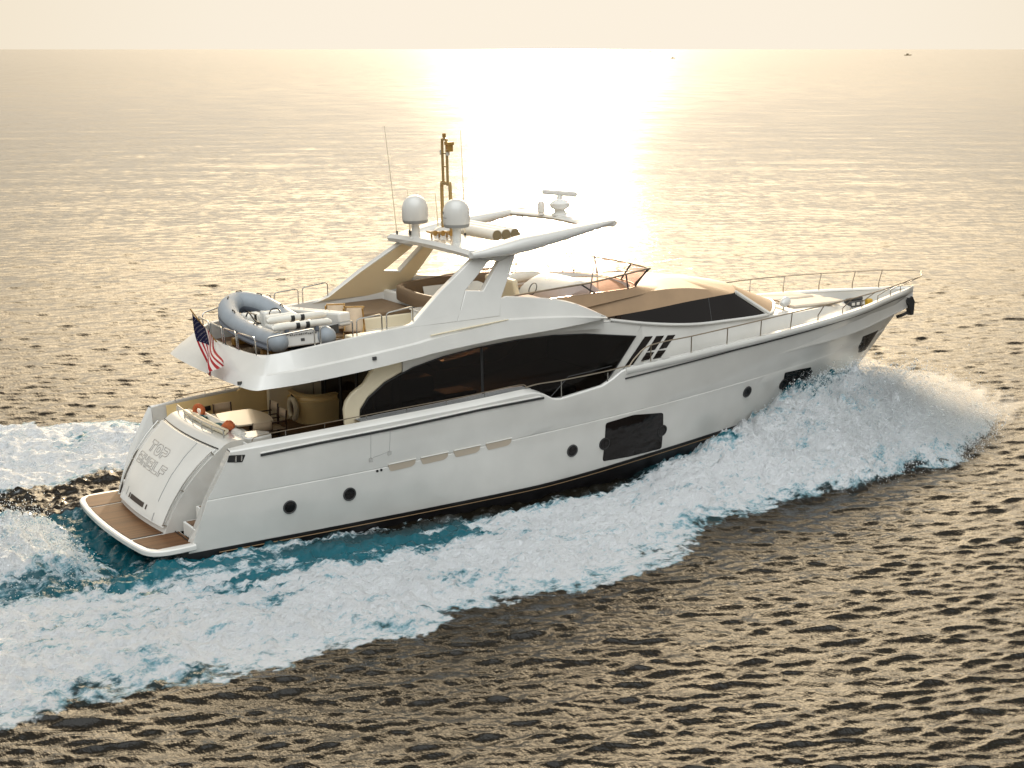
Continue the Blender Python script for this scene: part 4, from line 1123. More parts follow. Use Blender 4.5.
def dome(x, y, z):
    prof_ = [(.16, 0), (.12, .05), (.11, .36), (.16, .40), (.30, .42)]
    b = MB(); b.lathe(prof_, (x, y, z), 20); p_ = b.build('dome_pedestal', GELM, yacht)
    b = MB(); b.lathe([(.02, .41), (.31, .41), (.335, .44), (.345, .50)], (x, y, z), 28); b.build('dome_collar', GREY, p_)
    b = MB(); b.lathe([(.345, .50), (.355, .55), (.352, .80), (.335, .90), (.295, 1.0), (.23, 1.08), (.14, 1.135), (.05, 1.155), (.001, 1.158)], (x, y, z), 32); d_ = b.build('satellite_dome', GEL, yacht)
    return d_
dome(8.98, .92, 6.99); dm = dome(9.32, -.72, 7.0)
b = MB()
for i, (dy, dz, ww, hh) in enumerate(((.12, .86, .16, .05), (.03, .75, .26, .014))):
    pts = []
    for k in range(7):
        a = PI + (dy + ww * (k / 6 - .5)) / .386 * -1
        pts.append((9.32 + .358 * math.cos(a), -.72 + .358 * math.sin(a)))
    b.loft([[(x, y, 7.0 + dz - .08) for x, y in pts], [(x, y, 7.0 + dz - .08 + hh) for x, y in pts]])
b.build('dome_marking', DGREY, dm)
b = MB(); b.lathe([(.26, 0), (.30, .06), (.28, .16), (.18, .24), (.02, .27)], (9.7, .65, 7.02), 24); b.build('flat_dome', GEL, yacht)
# mast: two stacked loops of pipe
b = MB()
def loop(x, y0, y1, z0, z1, r): b.tube(smooth_path([(x, y0, z0), (x, y0, z1 - .12), (x, y0 + (y1 - y0) * .18, z1 - .02), (x, (y0 + y1)/2, z1), (x, y1 - (y1 - y0) * .18, z1 - .02), (x, y1, z1 - .12), (x, y1, z0)], 5), r, 10)
loop(9.62, .55, .10, 7.0, 8.46, .048)
loop(9.62, .46, .22, 8.40, 9.62, .038)
for z in (8.9, 9.25): b.tube([(9.62, .46, z), (9.62, .22, z)], .02, 6)
mast = b.build('light_mast', mat('bronze_painted_pipe', (.42, .29, .12), .35, metal=.5), yacht)
for y, z, r, h_ in ((.52, 9.2, .045, .14), (.16, 9.2, .05, .16), (.34, 9.66, .05, .12)):
    b = MB(); b.lathe([(r * .8, 0), (r, .02), (r, h_ - .02), (r * .6, h_)], (9.62, y, z), 12); b.build('navigation_light', WHITEC if y != .34 else YWOOD, mast)
b = MB(); b.box((9.62, .08, 9.52), (.18, .22, .08)); b.box((9.62, .03, 9.42), (.14, .06, .22)); b.box((9.62, .10, 9.33), (.14, .14, .05)); b.build('camera_housing', YWOOD, mast)
for (x0, y0, z0), (x1, y1, z1), r in (((8.95, 1.95, 6.95), (8.70, 1.98, 9.95), .009), ((9.95, -.05, 7.0), (9.90, -.05, 9.85), .009), ((9.05, 1.35, 7.0), (9.0, 1.35, 8.25), .010), ((9.75, 1.05, 7.0), (9.68, 1.05, 8.15), .012), ((9.2, 1.7, 6.98), (9.18, 1.7, 8.0), .008)):
    b = MB(); b.tube([(x0, y0, z0), ((x0+x1)/2 + .01, (y0+y1)/2, (z0+z1)/2), (x1, y1, z1)], [r * 1.8, r * 1.3, r * .8], 6); an = b.build('whip_antenna', CREAM, yacht)
    b = MB(); b.tube([(x0, y0, z0), (x0, y0, z0 + .14)], .03, 8); b.build('antenna_base', DGREY, an)
for x, y, z in ((9.15, .35, 7.02), (9.3, .2, 7.02), (9.45, .05, 7.03)):
    b = MB(); b.tube([(x, y + .25, z + .16), (x, y, z + .16), (x, y - .22, z + .16)], [.025, .03, .075], 10); b.tube([(x, y, z - .05), (x, y, z + .16)], .025, 6); b.build('air_horn', YWOOD, yacht)
# radar scanner and gps mushroom on the front bar
b = MB(); b.lathe([(.22, 0), (.22, .05), (.16, .10), (.15, .16), (.27, .22), (.28, .34), (.20, .42), (.09, .46), (.08, .56)], (13.0, -.02, 7.36), 20); rp = b.build('radar_pedestal', GELM, yacht)
b = MB(); b.box((13.0, -.02, 7.98), (1.0, .13, .16), (0, R(6), R(-30))); b.build('radar_scanner', GEL, yacht, bevel=.05, seg=3)
b = MB(); b.lathe([(.09, 0), (.075, .05), (.10, .08), (.10, .30), (.07, .37), (.01, .39)], (12.75, .55, 7.36), 16); b.build('gps_antenna', GELM, yacht)

# ------------------------------------------------------------------ rails
def hoop(a, b_, h0, h1, lean=(0, 0), r=.018, nm='guard_rail'):
    a, b_ = Vector(a), Vector(b_); L = Vector((lean[0], lean[1], 0))
    A, B = a + Vector((0, 0, h0)) + L, b_ + Vector((0, 0, h1)) + L
    d = (B - A).normalized() * .07
    u = Vector((0, 0, .07))
    m = MB(); m.tube([a, A - u, A - u * .3 + d * .3, A + d, B - d, B - u * .3 - d * .3, B - u, b_], r, 8)
    return m.build(nm, STEEL, yacht)
for s_ in (-1, 1):
    hoop((3.0, s_ * .12 if s_ < 0 else .02, 4.95), (3.02, s_ * .85, 4.95), .44, .44, (-.03, 0))
    hoop((3.02, s_ * .95, 4.95), (3.10, s_ * 1.85, 4.96), .44, .44, (-.03, 0))
    hoop((3.28, s_ * 2.12, 4.99), (4.35, s_ * 2.46, 5.14), .42, .42)
    hoop((4.5, s_ * 2.47, 5.16), (5.35, s_ * 2.49, 5.23), .42, .42)
    hoop((5.46, s_ * 2.49, 5.24), (6.15, s_ * 2.48, 5.29), .42, .42)
    hoop((6.28, s_ * 2.48, 5.30), (7.02, s_ * 2.46, 5.38), .42, .42)
    # foredeck rail, raked out towards the pulpit
    xs_ = [13.9, 15.3, 16.6, 17.9, 19.15, 20.4, 21.6, 22.7, 23.8, 24.8, 25.6]
    tops, feet = [], []
    for x in xs_:
        y = float(pchip(np.array([x]), *zip(*LV[4][3]))[0]); z = float(np.interp(x, *zip(*LV[4][2])))
        k = np.interp(x, [13.9, 19, 22, 25.6], [0.0, .04, .22, .36]); fx = np.interp(x, [19, 21, 25.6], [0.0, .16, .50])
        feet.append(Vector((x, s_ * max(y - .06, .02), z + .06))); tops.append(Vector((x + fx, s_ * (y - .05 + k), z + .06 + .46)))
    line = [Vector((13.15, s_ * 3.02, 3.56)), Vector((13.4, s_ * 3.0, 3.80))] + tops + [Vector((26.55, s_ * .42, 4.46)), Vector((26.98, s_ * .02, 4.44))]
    b = MB(); b.tube(smooth_path(line, 4), .018, 8); rl = b.build('bow_rail', STEELB, yacht)
    for f_, t_ in zip(feet, tops):
        b = MB(); b.tube([f_, f_.lerp(t_, .35) * 1.0, t_] if f_.x < 20 else [f_, f_ + Vector((0, 0, .16)), t_], .016, 6); b.build('stanchion', STEELB, rl)
    # rail across the boarding cut-out
    line = [Vector((9.9, s_ * 3.03, 3.46)), Vector((10.3, s_ * 3.04, 3.50)), Vector((11, s_ * 3.04, 3.50)), Vector((12.2, s_ * 3.03, 3.54)), Vector((13.2, s_ * 3.0, 3.60))]
    b = MB(); b.tube(smooth_path(line, 4), .018, 8); rl = b.build('side_rail', STEELB, yacht)
    for x, z in ((10.98, 3.02), (12.45, 3.22)):
        b = MB(); b.tube([(x, s_ * 3.04, z), (x, s_ * 3.04, 3.51)], .016, 6); b.build('stanchion', STEEL, rl)
    # low handrail along the aft bulwark
    line = [Vector((2.55, s_ * 2.60, 3.08)), Vector((2.75, s_ * 2.62, 3.20)), Vector((4.2, s_ * 2.68, 3.26)), Vector((6.3, s_ * 2.76, 3.35)), Vector((8.3, s_ * 2.82, 3.42)), Vector((9.8, s_ * 2.86, 3.50)), Vector((10.0, s_ * 2.9, 3.42))]
    b = MB(); b.tube(smooth_path(line, 4), .013, 8); rl = b.build('side_rail', STEELB, yacht)
    for x in (3.4, 4.4, 5.5, 6.6, 7.7, 8.8):
        y = 2.62 + (x - 2.75) * .036
        b = MB(); b.tube([(x, s_ * y, np.interp(x, [1.9, 4.1, 6.3, 8.3, 9.9], [3.05, 3.14, 3.22, 3.28, 3.36])), (x, s_ * y, np.interp(x, [2.75, 4.2, 6.3, 8.3, 9.8], [3.20, 3.26, 3.35, 3.42, 3.50]))], .011, 6); b.build('stanchion', STEEL, rl)

# ------------------------------------------------------------------ ground tackle and bow fittings
b = MB(); b.prism([(26.22, -.10, 3.56), (26.56, -.10, 3.66), (26.66, -.10, 3.48), (26.62, -.10, 3.06), (26.50, -.10, 3.04), (26.44, -.10, 3.34)], (0, .20, 0))
b.prism([(26.02, -.16, 3.16), (26.36, -.06, 3.20), (26.36, .06, 3.20), (26.02, .16, 3.16), (25.92, 0, 3.08)], (.05, 0, -.10)); b.build('anchor', BLACK, yacht, bevel=.012)
b = MB(); b.tube([(25.9, 0, 3.72), (26.6, 0, 3.60)], .05, 8); b.build('anchor_roller', STEEL, yacht)
b = MB(); b.box((24.35, .28, 3.62), (.62, .34, .20)); b.box((24.35, .28, 3.76), (.7, .1, .10)); wd = b.build('windlass', DGREY, yacht, bevel=.04, seg=3)
for dx in (-.2, 0, .2):
    b = MB(); b.box((24.35 + dx, .10, 3.64), (.12, .02, .09)); b.build('windlass_plate', GEL, wd)
b = MB(); b.lathe([(.12, 0), (.13, .10), (.09, .15), (.12, .22), (.05, .24)], (24.0, -.35, 3.36), 14); b.build('capstan', STEEL, yacht)
b = MB(); b.box((25.0, .30, 3.60), (.22, .16, .20)); b.build('line_locker', YELLOW, yacht, bevel=.03)
for x, y in ((24.7, -.3), (22.9, -1.45), (22.9, 1.45), (24.6, .55)):
    b = MB(); b.tube([(x - .18, y, 3.55), (x, y, 3.57), (x + .18, y, 3.55)], .022, 8); b.tube([(x - .07, y, 3.3), (x - .07, y, 3.56)], .02, 6); b.tube([(x + .07, y, 3.3), (x + .07, y, 3.56)], .02, 6); b.build('mooring_cleat', STEEL, yacht)
b = MB(); b.tube([(20.15, -1.15, 4.02), (20.15, -1.15, 4.2)], .02, 8); sl = b.build('searchlight', STEEL, yacht)
b = MB(); b.tube([(20.02, -1.22, 4.26), (20.12, -1.18, 4.28), (20.32, -1.10, 4.33)], [.06, .13, .14], 14); b.build('lamp_head', GEL, sl)
for x, z in ((4.35, 4.80), (5.72, 4.72)):
    b = MB(); b.box((x if x > 5 else 2.49, -2.86 if x > 5 else -2.2, z if x > 5 else 4.43), (.10, .05, .08)); b.build('courtesy_light', DGREY, yacht)
# ------------------------------------------------------------------ fixed furniture on the flybridge
b = MB(); b.box((7.75, 1.35, 4.88), (1.8, 2.1, .44)); sp = b.build('sunbathing_platform', CREAM, yacht, bevel=.04)
b = MB(); b.box((7.75, 1.35, 5.14), (1.74, 2.04, .12)); b.build('platform_cushion', BROWNC, sp, bevel=.04, seg=3)
b = MB(); b.box((8.75, .9, 5.05), (.16, 3.0, .78)); b.build('sofa_base', GELM, yacht, bevel=.03)
def arc_sofa(path, h0, h1, t, nm, m):
    P = smooth_path([(x, y, 0) for x, y in path], 5); rows = []
    for i, p in enumerate(P):
        d = (P[min(i+1, len(P)-1)] - P[max(i-1, 0)]).normalized(); nn = Vector((-d.y, d.x, 0))
        rows.append([(p.x - nn.x*t/2*q, p.y - nn.y*t/2*q, z) for q, z in ((-1, h0), (-1.05, (h0+h1)/2), (-.9, h1 - .03), (-.4, h1), (.4, h1), (.9, h1 - .03), (1.05, (h0+h1)/2), (1, h0))])
    b = MB(); b.loft(rows, closed=True, caps=True); return b.build(nm, m, yacht, sharp=60)
U = [(9.1, -1.15), (8.65, -1.0), (8.5, -.3), (8.55, .6), (8.75, 1.5), (9.3, 2.0), (10.4, 2.12), (11.6, 2.02), (12.1, 1.7)]
arc_sofa(U, 5.30, 5.66, .22, 'sofa_back', BROWNC)
arc_sofa([(x + (9.9 - x) * .22, y + (.55 - y) * .22) for x, y in U], FZ, 5.08, .75, 'sofa_seat', CREAM)
b = MB(); b.lathe([(.06, 0), (.06, .55)], (9.9, .75, FZ), 12); 
b.build('table_leg', STEEL, yacht)
b = MB()
ov = [(9.9 + .75 * math.cos(t), .75 + .62 * math.sin(t)) for t in np.linspace(0, 2*PI, 28, endpoint=False)]
b.prism([(x, y, 5.24) for x, y in ov], (0, 0, .05)); b.build('oval_table', GEL, yacht, bevel=.012)
b = MB(); b.box((8.35, -1.15, 5.02), (.95, .9, .74)); wb_ = b.build('wet_bar', GELM, yacht, bevel=.05)
b = MB(); b.box((8.35, -1.15, 5.40), (1.0, .95, .03)); b.build('bar_top', GEL, wb_, bevel=.01)
b = MB(); b.box((9.85, -1.35, 4.9), (1.2, .7, .5)); b.build('bench_seat', GELM, yacht, bevel=.05)
b = MB(); b.box((10.7, -1.25, 5.0), (1.5, 1.0, .68)); hb = b.build('helm_bench', GELM, yacht, bevel=.06)
b = MB(); b.box((10.7, -1.25, 5.38), (1.44, .94, .10)); b.build('bench_cushion', WHITEC, hb, bevel=.04, seg=3)
b = MB(); b.box((11.2, .1, 5.32), (.18, 1.5, 1.0), (0, R(-10), 0)); b.build('seat_back', CREAM, yacht, bevel=.06, seg=3)
b = MB(); b.box((11.45, .15, 4.98), (.5, 1.4, .60)); b.build('helm_seat', WHITEC, yacht, bevel=.06, seg=3)
# helm console with a rounded hood
rows = []
for y in np.linspace(-1.45, .9, 13):
    t = (y + .275) / 1.175; k = math.sqrt(max(0, 1 - t ** 6))
    pr = [(12.15, FZ), (12.12, 5.25), (12.25, 5.48), (12.5, 5.62 * 1), (12.85, 5.72), (13.15, 5.66), (13.5, 5.38), (13.75, 5.05), (13.8, FZ)]
    rows.append([(x, y, FZ + (z - FZ) * (.80 + .20 * k)) for x, z in pr])
b = MB(); b.loft(rows, caps=True); hc = b.build('helm_console', GELM, yacht, sharp=50)
b = MB()
for y in (-.95, -.62): b.box((12.10, y, 5.14), (.03, .22, .07))
b.build('instrument_panel', DGREY, hc)
b = MB(); b.tube([(.17 * math.cos(t), .17 * math.sin(t), 0) for t in np.linspace(0, 2*PI, 18, endpoint=False)], .014, 6, closed=True); wl_ = b.build('steering_wheel', DGREY, hc); wl_.location = (12.02, -.1, 5.42); wl_.rotation_euler = (0, R(-65), 0)
b = MB(); b.tube(smooth_path([(13.3, 1.4, 5.40), (12.9, 1.45, 5.50), (12.3, 1.45, 5.48), (11.9, 1.4, 5.4)], 4), .16, 12); b.build('console_cover', WHITEC, yacht)
# tender crane
b = MB(); b.box((5.72, .55, 5.28), (.36, 2.9, .34), (R(-4), 0, R(8))); cr = b.build('tender_crane', GEL, yacht, bevel=.05, seg=3)
b = MB(); b.lathe([(.2, 0), (.18, .5)], (5.95, 1.5, FZ), 16); b.build('crane_base', GELM, cr)
b = MB(); b.box((5.55, -.92, 5.18), (.26, .20, .24), (R(-4), 0, R(8))); b.build('crane_end', DGREY, cr, bevel=.02)
# inner locker by the starboard flybridge rail
b = MB(); b.box((6.35, -2.12, 4.93), (1.9, .45, .54)); b.build('side_locker', CREAM, yacht, bevel=.03)
# chocks that carry the dinghy
for y in (-.7, 1.2):
    b = MB(); b.box((4.35, y, FZ + .09), (1.3, .18, .18)); b.build('dinghy_chock', YWOOD, yacht, bevel=.02)

# ------------------------------------------------------------------ cockpit: port wing wall, bar, ceiling posts
b = MB(); b.prism([(4.35, 2.72, 2.1), (4.2, 2.72, 3.0), (4.6, 2.70, 3.25), (4.9, 2.68, 4.38), (6.7, 2.55, 4.5), (6.7, 2.6, 2.1)], (0, .10, 0)); b.build('side_wall', OCHRE, yacht, bevel=.02)
b = MB(); b.box((3.0, 2.62, 2.72), (1.05, .02, .13), (0, R(-4), 0)); b.build('fairlead_slot', BLACK, yacht)
for s_ in (-1, 1):
    rows = []
    for x in np.linspace(2.3, 6.5, 18):
        y = float(pchip(np.array([x]), *zip(*LV[4][3]))[0]) - .26; zt = np.interp(x, [1.9, 2.5, 4.1, 6.3], [2.99, 3.03, 3.10, 3.18])
        rows.append([(x, s_ * y, zt - .02), (x, s_ * (y - .015), zt - .05), (x, s_ * (y - .03), 2.17)])
    b = MB(); b.loft(rows); b.build('cockpit_lining', OCHRE, yacht)
BARP = [(5.70, 2.55), (5.62, 2.1), (5.64, 1.6), (5.82, 1.28), (6.15, 1.15), (6.58, 1.18)]
P = smooth_path([(x, y, 0) for x, y in BARP], 5)
rows = []
for z, o in ((2.16, .04), (2.22, .04), (2.24, 0), (2.72, -.04), (2.84, -.06), (2.86, .01), (2.92, .03), (2.96, .0), (3.0, -.03), (3.02, .10), (2.8, .13)):
    r_ = []
    for i, p in enumerate(P):
        d = (P[min(i+1, len(P)-1)] - P[max(i-1, 0)]).normalized(); nn = Vector((-d.y, d.x, 0))
        r_.append((p.x + nn.x * o, p.y + nn.y * o, z))
    rows.append(r_)
b = MB(); b.loft(rows); b.build('bar_counter', OCHRE, yacht, sharp=50)
b = MB(); b.tube([(6.2, 1.9, 2.9), (6.2, 1.9, 3.35)], .015, 6); b.tube(smooth_path([(6.2, 1.9, 3.3), (6.15, 1.85, 3.42), (6.05, 1.8, 3.36)], 3), .012, 6); b.build('bar_tap', STEEL, yacht)

# ================================================================== loose things
def world(p): return Matrix.Rotation(-TRIM, 4, 'Y') @ Vector(p)
def placed(name, loc, rz=0.0):
    o = empty(name, world(loc)); o.rotation_mode = 'QUATERNION'
    o.rotation_quaternion = (Matrix.Rotation(-TRIM, 4, 'Y') @ Matrix.Rotation(rz, 4, 'Z')).to_quaternion()
    return o
# ensign
ens = placed('ensign', (0, 0, 0)); tag(ens, 'striped red and white flag with blue starred corner hanging from its staff over the stern', 'flag')
b = MB(); b.tube([(2.97, .42, 4.96), (2.62, .36, 5.42), (2.30, .30, 5.88)], .018, 8); b.build('flagstaff', YWOOD, ens)
FA, FB, FC, FD = Vector((2.36, .31, 5.78)), Vector((2.92, .41, 5.02)), Vector((2.14, -1.05, 4.38)), Vector((2.28, -1.66, 4.84))
def flag_p(u, v, off=0.0):     # u along the fly, v down the hoist
    p = FA.lerp(FB, v).lerp(FC.lerp(FD, v), u)
    sag = math.sin(PI * min(u, 1)) 
    w_ = math.sin(u * 5.0 + v * 6.5 + .4) * (.04 + .11 * u) + math.sin(v * 11 - u * 3) * .035 * u
    q = p + Vector((-.75, -.35, .12)).normalized() * (w_ + off) 
    q += Vector((0, .22 * u * (1 - u), -.25 * u * (1 - u)))
    return q
b = MB(); NU, NV = 40, 39
vs = [flag_p(i / NU, j / NV) for i in range(NU + 1) for j in range(NV + 1)]
for i in range(NU):
    for j in range(NV):
        stripe = j // 3
        m_ = 2 if (i < 16 and stripe < 7) else (0 if stripe % 2 == 0 else 1)
        b.add([vs[i*(NV+1)+j], vs[i*(NV+1)+j+1], vs[(i+1)*(NV+1)+j+1], vs[(i+1)*(NV+1)+j]], [(0, 1, 2, 3)], m_)
cloth = b.build('flag_cloth', [F_RED, F_WHITE, F_BLUE], ens, sharp=None)
b = MB()
for r_ in range(9):
    for c_ in range(6 if r_ % 2 == 0 else 5):
        u0 = .4 * ((c_ + .5 + (.5 if r_ % 2 else 0)) / 6); v0 = (7 / 13) * ((r_ + 1) / 10)
        for sgn in (-.006, .006):
            ctr = flag_p(u0, v0, sgn); ring = []
            for k in range(10):
                rr = .011 if k % 2 == 0 else .005; t = k * PI / 5
                ring.append(flag_p(u0 + rr * math.cos(t) * .62, v0 + rr * math.sin(t) * 1.1, sgn))
            b.add([ctr] + ring, [(0, 1 + k, 1 + (k + 1) % 10) for k in range(10)])
b.build('star_field', F_WHITE, cloth, sharp=None)

# rigid inflatable dinghy lying athwart the flybridge deck, bow to port
dn = placed('dinghy', (4.42, -1.55, FZ + .13), R(91)); tag(dn, 'grey inflatable dinghy with white seats stowed across the upper aft deck', 'dinghy')
half = [(0.02, .64, .36), (.35, .66, .36), (1.2, .68, .37), (2.2, .68, .44), (2.9, .63, .56), (3.45, .44, .70), (3.72, .15, .77), (3.76, 0, .78)]
path = smooth_path(half, 4); path = path + [Vector((p.x, -p.y, p.z)) for p in path[::-1][1:]]
rr = [.25 + .03 * max(0, p.x - 2.2) / 1.5 for p in path]
b = MB(); b.tube(path, rr, 18); tubes = b.build('buoyancy_tube', [PVC, PVCD], dn, sharp=60)
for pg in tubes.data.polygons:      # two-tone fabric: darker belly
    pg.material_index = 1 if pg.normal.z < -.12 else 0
for s_ in (-1, 1):
    b = MB(); b.tube([(0.06, s_ * .64, .36), (-.12, s_ * .64, .36), (-.24, s_ * .64, .36), (-.30, s_ * .64, .36)], [.252, .235, .17, .08], 16); b.build('tube_end', PVC, tubes, sharp=60)
    off = [(p.x + (.2 if False else 0), p.y, p.z) for p in path]
b = MB()
P2 = []
for i, p in enumerate(path):
    d = (path[min(i+1, len(path)-1)] - path[max(i-1, 0)]).normalized(); nn = Vector((d.y, -d.x, 0)).normalized()
    P2.append(p + nn * -.205 + Vector((0, 0, -.12)))
b.tube(P2, .07, 8); b.build('rubbing_strake', PVCD, tubes)
for i in (8, 14, 20, len(path) // 2, len(path) - 21, len(path) - 15, len(path) - 9):
    p = path[i]; d = (path[i+1] - path[i-1]).normalized(); nn = Vector((d.y, -d.x, 0)).normalized()
    b = MB(); b.tube([p + d * -.10 + Vector((0, 0, .25)), p + d * -.06 + Vector((0, 0, .30)), p + d * .06 + Vector((0, 0, .30)), p + d * .10 + Vector((0, 0, .25))], .016, 6); b.build('grab_handle', BLACK, tubes)
rows = []
for x, wy, zk in ((-.05, .52, .02), (.8, .52, 0), (1.8, .5, .02), (2.8, .40, .14), (3.4, .15, .34), (3.6, .02, .48)):
    rows.append([(x, -wy, .30 + zk * .5), (x, -wy * .7, .12 + zk), (x, 0, .02 + zk), (x, wy * .7, .12 + zk), (x, wy, .30 + zk * .5)])
b = MB(); b.loft(rows); hull_d = b.build('dinghy_hull', PVCD, dn)
b = MB(); b.prism([(-.02, -.42, .26), (2.9, -.42, .30), (3.3, -.12, .42), (3.3, .12, .42), (2.9, .42, .30), (-.02, .42, .26)], (0, 0, .03)); b.build('dinghy_floor', GELM, hull_d)
b = MB(); b.box((.02, 0, .42), (.12, .92, .44), (0, R(12), 0)); tr_ = b.build('dinghy_transom', GEL, dn, bevel=.03)
b = MB(); b.box((.38, 0, .52), (.70, .88, .36)); en = b.build('engine_cover', GEL, dn, bevel=.06, seg=3)
b = MB()
rg = random.Random(3)
for k in range(15):
    y = -.36 + k * .048
    b.box((-.05, y, .50 + rg.uniform(-.01, .01)), (.012, rg.uniform(.014, .034), .035), (0, R(12), 0))
b.build('maker_lettering', DGREY, tr_)
b = MB(); b.box((-.055, .0, .36), (.012, .10, .07), (0, R(12), 0)); b.build('drain_plate', DGREY, tr_)
for s_ in (-1, 1):
    b = MB(); b.box((-.02, s_ * .40, .60), (.12, .10, .16)); b.build('transom_step', PVCD, tr_, bevel=.03)
for x, z in ((.26, .86), (-.02, .72)):
    b = MB(); b.tube([(x, -.80, z - .02), (x, -.72, z), (x, .0, z + .01), (x, .70, z), (x, .78, z - .02)], [.05, .085, .088, .085, .05], 14); bl = b.build('bolster', WHITEC, dn, sharp=60)
    for y in (-.14, .12):
        b = MB(); b.tube([(x, y - .05, z), (x, y + .05, z)], .094, 14); b.build('strap', BLACK, bl)
b = MB(); b.box((1.25, 0, .62), (.14, .80, .42), (0, R(-14), 0)); sb = b.build('seat_backrest', WHITEC, dn, bevel=.05, seg=3)
b = MB(); b.box((1.0, 0, .50), (.6, .84, .22)); b.build('seat_base', GEL, dn, bevel=.05, seg=3)
b = MB(); b.box((2.05, -.12, .56), (.36, .50, .44), (0, R(8), 0)); cn = b.build('steering_console', GEL, dn, bevel=.07, seg=3)
b = MB(); b.tube([(1.80, -.12 + .15*math.cos(t), .74 + .13*math.sin(t)) for t in np.linspace(0, 2*PI, 16, endpoint=False)], .016, 6, closed=True); b.build('steering_wheel', BLACK, cn)
b = MB(); b.box((2.72, 0, .52), (.52, .70, .24)); bs = b.build('bow_seat', WHITEC, dn, bevel=.06, seg=3)
for y in (-.13, .13):
    b = MB(); b.box((2.66, y, .645), (.50, .06, .014)); b.box((2.46, y, .52), (.014, .06, .22)); b.build('seat_strap', BLACK, bs)
b = MB(); b.tube(smooth_path([(2.3, .45, .66), (2.0, .5, .80), (1.6, .52, .66), (1.3, .5, .62)], 4), .022, 6); b.build('rope', BLACK, dn)

# canvas deck chairs behind the crane
def lounge_chair():
    t = empty('deck_chair', (0, 0, 0))
    for y in (-.27, .27):
        b = MB(); b.box((.22, y, .52), (.06, .045, 1.1), (0, R(-24), 0)); b.build('frame_rail', YWOOD, t, bevel=.01)
        b = MB(); b.box((-.1, y, .25), (.06, .045, .86), (0, R(58), 0)); b.build('leg', YWOOD, t, bevel=.01)
    b = MB(); b.box((-.25, 0, .06), (.05, .54, .05)); b.box((.43, 0, .98), (.05, .54, .05)); b.build('crossbar', YWOOD, t)
    rows = []
    for k in range(9):
        q = k / 8
        rows.append([(.43 - .52 * q - .07 * math.sin(PI*q), y, .99 - .70 * q - .04 * math.sin(PI*q)) for y in (-.24, 0, .24)])
    b = MB(); b.loft(rows); c_ = b.build('canvas_back', CANVAS, t)
    s_ = c_.modifiers.new('thickness', 'SOLIDIFY'); s_.thickness = .02
    rows = [[(-.09 - .35 * q, y, .29 + .10 * q - .05 * math.sin(PI*q)) for y in (-.24, 0, .24)] for q in np.linspace(0, 1, 6)]
    b = MB(); b.loft(rows); c_ = b.build('canvas_seat', CANVAS, t)
    s_ = c_.modifiers.new('thickness', 'SOLIDIFY'); s_.thickness = .02
    return t
c1 = lounge_chair(); c2 = copy_tree(c1)
for c_, loc, rz, lab in ((c1, (6.3, .50, FZ), R(62), 'folding canvas deck chair beside the white crane, the one nearer the dinghy'), (c2, (6.5, -.16, FZ), R(56), 'folding canvas deck chair between its twin and the starboard rail')):
    q = placed('tmp', loc, rz); c_.matrix_world = q.matrix_basis.copy(); c_.location = q.location; c_.rotation_mode = 'QUATERNION'; c_.rotation_quaternion = q.rotation_quaternion; c_.scale = (.9, .9, .82)
    bpy.data.objects.remove(q)
    tag(c_, lab, 'deck chair', 'canvas deck chairs on the upper deck')

# cockpit table
tb_ = placed('dining_table', (3.60, .45, 2.16), R(0)); tag(tb_, 'pale dining table with rounded top standing in the aft cockpit', 'table')
cnr = [(-.48, -.76), (.48, -.76), (.48, .76), (-.48, .76)]
ol = []
for i, (x, y) in enumerate(cnr):
    x2, y2 = cnr[(i + 1) % 4]
    for k in range(10):
        t = k / 10; bulge = math.sin(PI * t) * (.06 if i % 2 == 0 else .14)
        px_, py_ = x + (x2 - x) * t, y + (y2 - y) * t
        if i % 2 == 0: py_ += -bulge if i == 0 else bulge
        else: px_ += bulge if i == 1 else -bulge
        ol.append((px_, py_))
b = MB(); b.prism([(x, y, .72) for x, y in ol], (0, 0, .045)); b.build('table_top', mat('pale_table_top', (.72, .62, .48), .3, coat=.3, noise=.05), tb_, bevel=.014)
for y in (-.45, .45):
    b = MB(); b.lathe([(.20, 0), (.20, .03), (.06, .06), (.055, .66), (.16, .72)], (0, y, 0), 16); b.build('pedestal', WOOD, tb_)
b = MB(); b.box((0, 0, .30), (.06, .9, .08)); b.build('stretcher', WOOD, tb_)
def director_chair():
    t = empty('director_chair', (0, 0, 0))
    for s_ in (-1, 1):
        y = s_ * .27
        for x in (-.22, .22):
            b = MB(); b.box((x, y, .32), (.04, .035, .64)); b.build('leg', WOOD, t, bevel=.005)
        b = MB(); b.box((-.23, y, .76), (.04, .035, .40), (0, R(-6), 0)); b.build('back_post', WOOD, t, bevel=.005)
        b = MB(); b.box((0, y, .655), (.54, .06, .03)); b.build('armrest', WOOD, t, bevel=.006)
        b = MB(); b.box((0, y, .06), (.50, .03, .04)); b.build('foot_rail', WOOD, t)
    for sg in (-1, 1):
        b = MB(); b.box((.20, 0, .25), (.03, .62, .03), (R(38 * sg), 0, 0)); b.build('cross_brace', WOOD, t)
    b = MB(); b.loft([[(x, y, .46 - .03 * math.cos(y / .27 * PI / 2)) for y in np.linspace(-.26, .26, 7)] for x in (-.22, 0, .22)]); c_ = b.build('canvas_seat', CANVAS, t); c_.modifiers.new('thickness', 'SOLIDIFY').thickness = .02
    b = MB(); b.loft([[(-.25 - .035 * math.cos(y / .27 * PI / 2) - (z - .7) * .1, y, z) for y in np.linspace(-.28, .28, 7)] for z in (.70, .82, .95)]); c_ = b.build('canvas_back', CANVAS, t); c_.modifiers.new('thickness', 'SOLIDIFY').thickness = .02
    return t
dc = director_chair()
